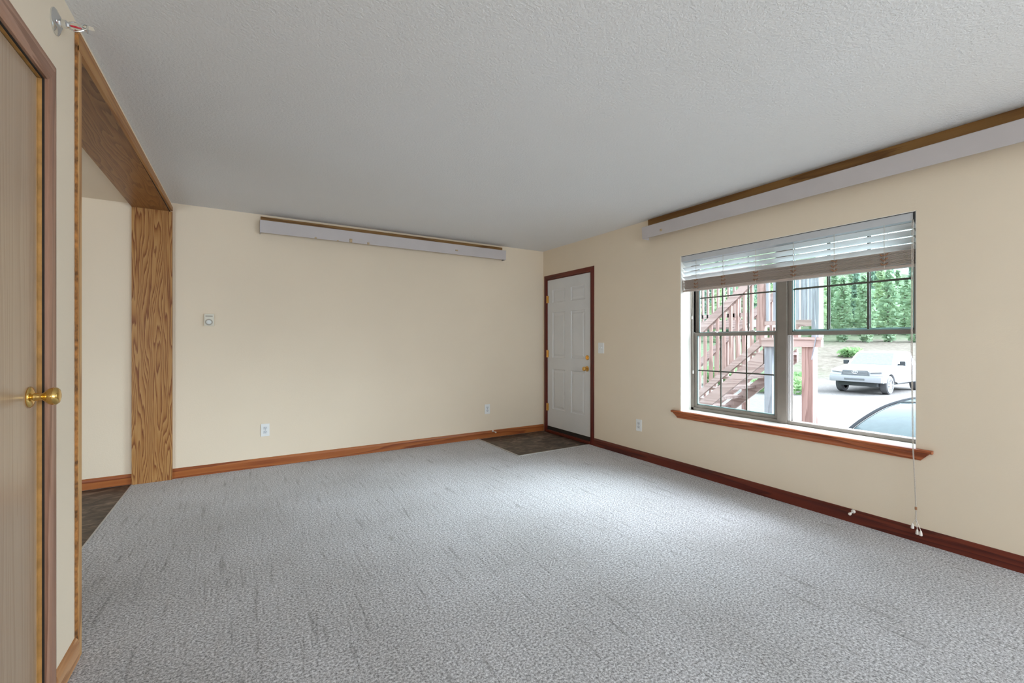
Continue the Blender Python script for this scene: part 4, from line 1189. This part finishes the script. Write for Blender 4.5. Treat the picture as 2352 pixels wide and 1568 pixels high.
# ---- trees on the bank, shrubs
def leaf_cloud(mb, rr, c, rad, n, size):
    for _ in range(n):
        while True:
            p = Vector((rr.uniform(-1, 1), rr.uniform(-1, 1), rr.uniform(-1, 1)))
            if p.length < 1: break
        p = Vector(c) + Vector((p.x * rad[0], p.y * rad[1], p.z * rad[2]))
        q = Vector((rr.uniform(-1, 1), rr.uniform(-1, 1), rr.uniform(-1, 1))).to_track_quat('Z', 'Y')
        s_ = size * rr.uniform(0.6, 1.3)
        mb.quad(*[p + q @ Vector(v) for v in ((-s_, -s_ * 0.6, 0), (s_, -s_ * 0.6, 0.1 * s_), (s_, s_ * 0.6, 0), (-s_, s_ * 0.6, -0.1 * s_))])
def tree_proto(kind, seed):
    rr = random.Random(seed)
    tr, cr = MB(), MB()
    if kind == 'c':
        tr.tube([(0, 0, -0.4), (0.05, 0, 4), (0, 0, 8.4)], [0.20, 0.14, 0.03], 7)
        for k in range(26):
            f = k / 25
            z = 0.35 + 8.1 * f
            r = 1.15 * (1 - f) + 0.1
            leaf_cloud(cr, rr, (0, 0, z), (r, r, 0.5), int(16 + 34 * (1 - f)), 0.22)
    else:
        hgt = rr.uniform(7, 8.8)
        tr.tube([(0, 0, -0.4), (0.15, 0.1, hgt * 0.4), (0.05, -0.1, hgt * 0.9)], [0.17, 0.12, 0.03], 7)
        for k in range(7):
            a = rr.uniform(0, 2 * PI); z = hgt * rr.uniform(0.3, 0.75)
            tr.tube([(0.1, 0, z), (0.7 * math.cos(a), 0.7 * math.sin(a), z + 0.8)], [0.05, 0.02], 5)
        for k in range(13):
            z = hgt * (0.06 + 0.92 * k / 12)
            rad = 0.95 * math.sin(PI * (0.18 + 0.78 * k / 12)) + 0.1
            a = rr.uniform(0, 2 * PI)
            leaf_cloud(cr, rr, (0.15 * math.cos(a), 0.15 * math.sin(a), z), (rad, rad, 0.6), 80, 0.17)
    return tr, cr
kinds = {'a': ('leaf_a', 'aspen_tree', 'yellow-green leafy tree on the bank'), 'b': ('leaf_b', 'birch_tree', 'mid-green leafy tree on the bank'), 'c': ('leaf_c', 'fir_tree', 'dark green conifer on the bank')}
protos = {}
def place_tree(kind, var, x, y, s_, rot):
    z = ground_h(x, y)
    mk, nm, lb = kinds[kind]
    r = thing(nm, lb + ' behind the parking lot', 'tree', (x, y, z), 'trees on the bank beyond the lot')
    r.scale = (s_, s_, s_); r.rotation_euler = (0, 0, rot)
    if (kind, var) not in protos:
        t_, c_ = tree_proto(kind, hash((ord(kind), var)) % 1000)
        a = link('trunk', t_, M['bark'], r, smooth=True)
        b = link('crown', c_, M[mk], r)
        protos[(kind, var)] = (a, b)
    else:
        for src in protos[(kind, var)]:
            c = src.copy(); COL.objects.link(c); c.parent = r
    return r
rt = random.Random(5)
for rowi, (fw, nn) in enumerate(((43, 11), (48, 12), (54, 13), (59, 14))):
    for i in range(nn):
        t = 0.36 + (0.62 * (i + 0.5 * (rowi % 2)) / nn) + rt.uniform(-0.004, 0.004)
        f_ = fw + rt.uniform(-0.5, 0.5)
        x = f_ * (.5225 + .8526 * t); y = f_ * (.8526 - .5225 * t)
        kd = rt.choice('aabbc') if rowi < 2 else rt.choice('abcc')
        place_tree(kd, rt.randrange(2), x, y, rt.uniform(0.8, 0.92), rt.uniform(0, 6.28))
def shrub(x, y, r_, label):
    rr = random.Random(int(x * 100 + y))
    mb = MB()
    for k in range(6):
        leaf_cloud(mb, rr, (rr.uniform(-.5, .5) * r_, rr.uniform(-.5, .5) * r_, r_ * rr.uniform(0.25, 0.7)), (r_ * 0.6, r_ * 0.6, r_ * 0.4), 90, 0.06 + 0.03 * r_)
    z = ground_h(x, y)
    rt_ = thing('shrub', label, 'shrub', (x, y, z - 0.03), 'shrubs on the bank')
    link('foliage', mb, M['leaf_s'], rt_)
    link('stem', MB().tube([(0, 0, -0.1), (0, 0, r_ * 0.6)], [0.03, 0.01], 6), M['bark'], rt_)
shrub(19.6, 10.0, 1.0, 'green shrub on the bank just left of the brown landing post')
shrub(21.5, 10.3, 0.8, 'low green shrub on the bank between the post and the truck')
shrub(20.3, 13.2, 1.1, 'green shrub seen under the timber stair stringer')
shrub(38.0, 14.5, 0.8, 'low brush at the top of the bank behind the truck')
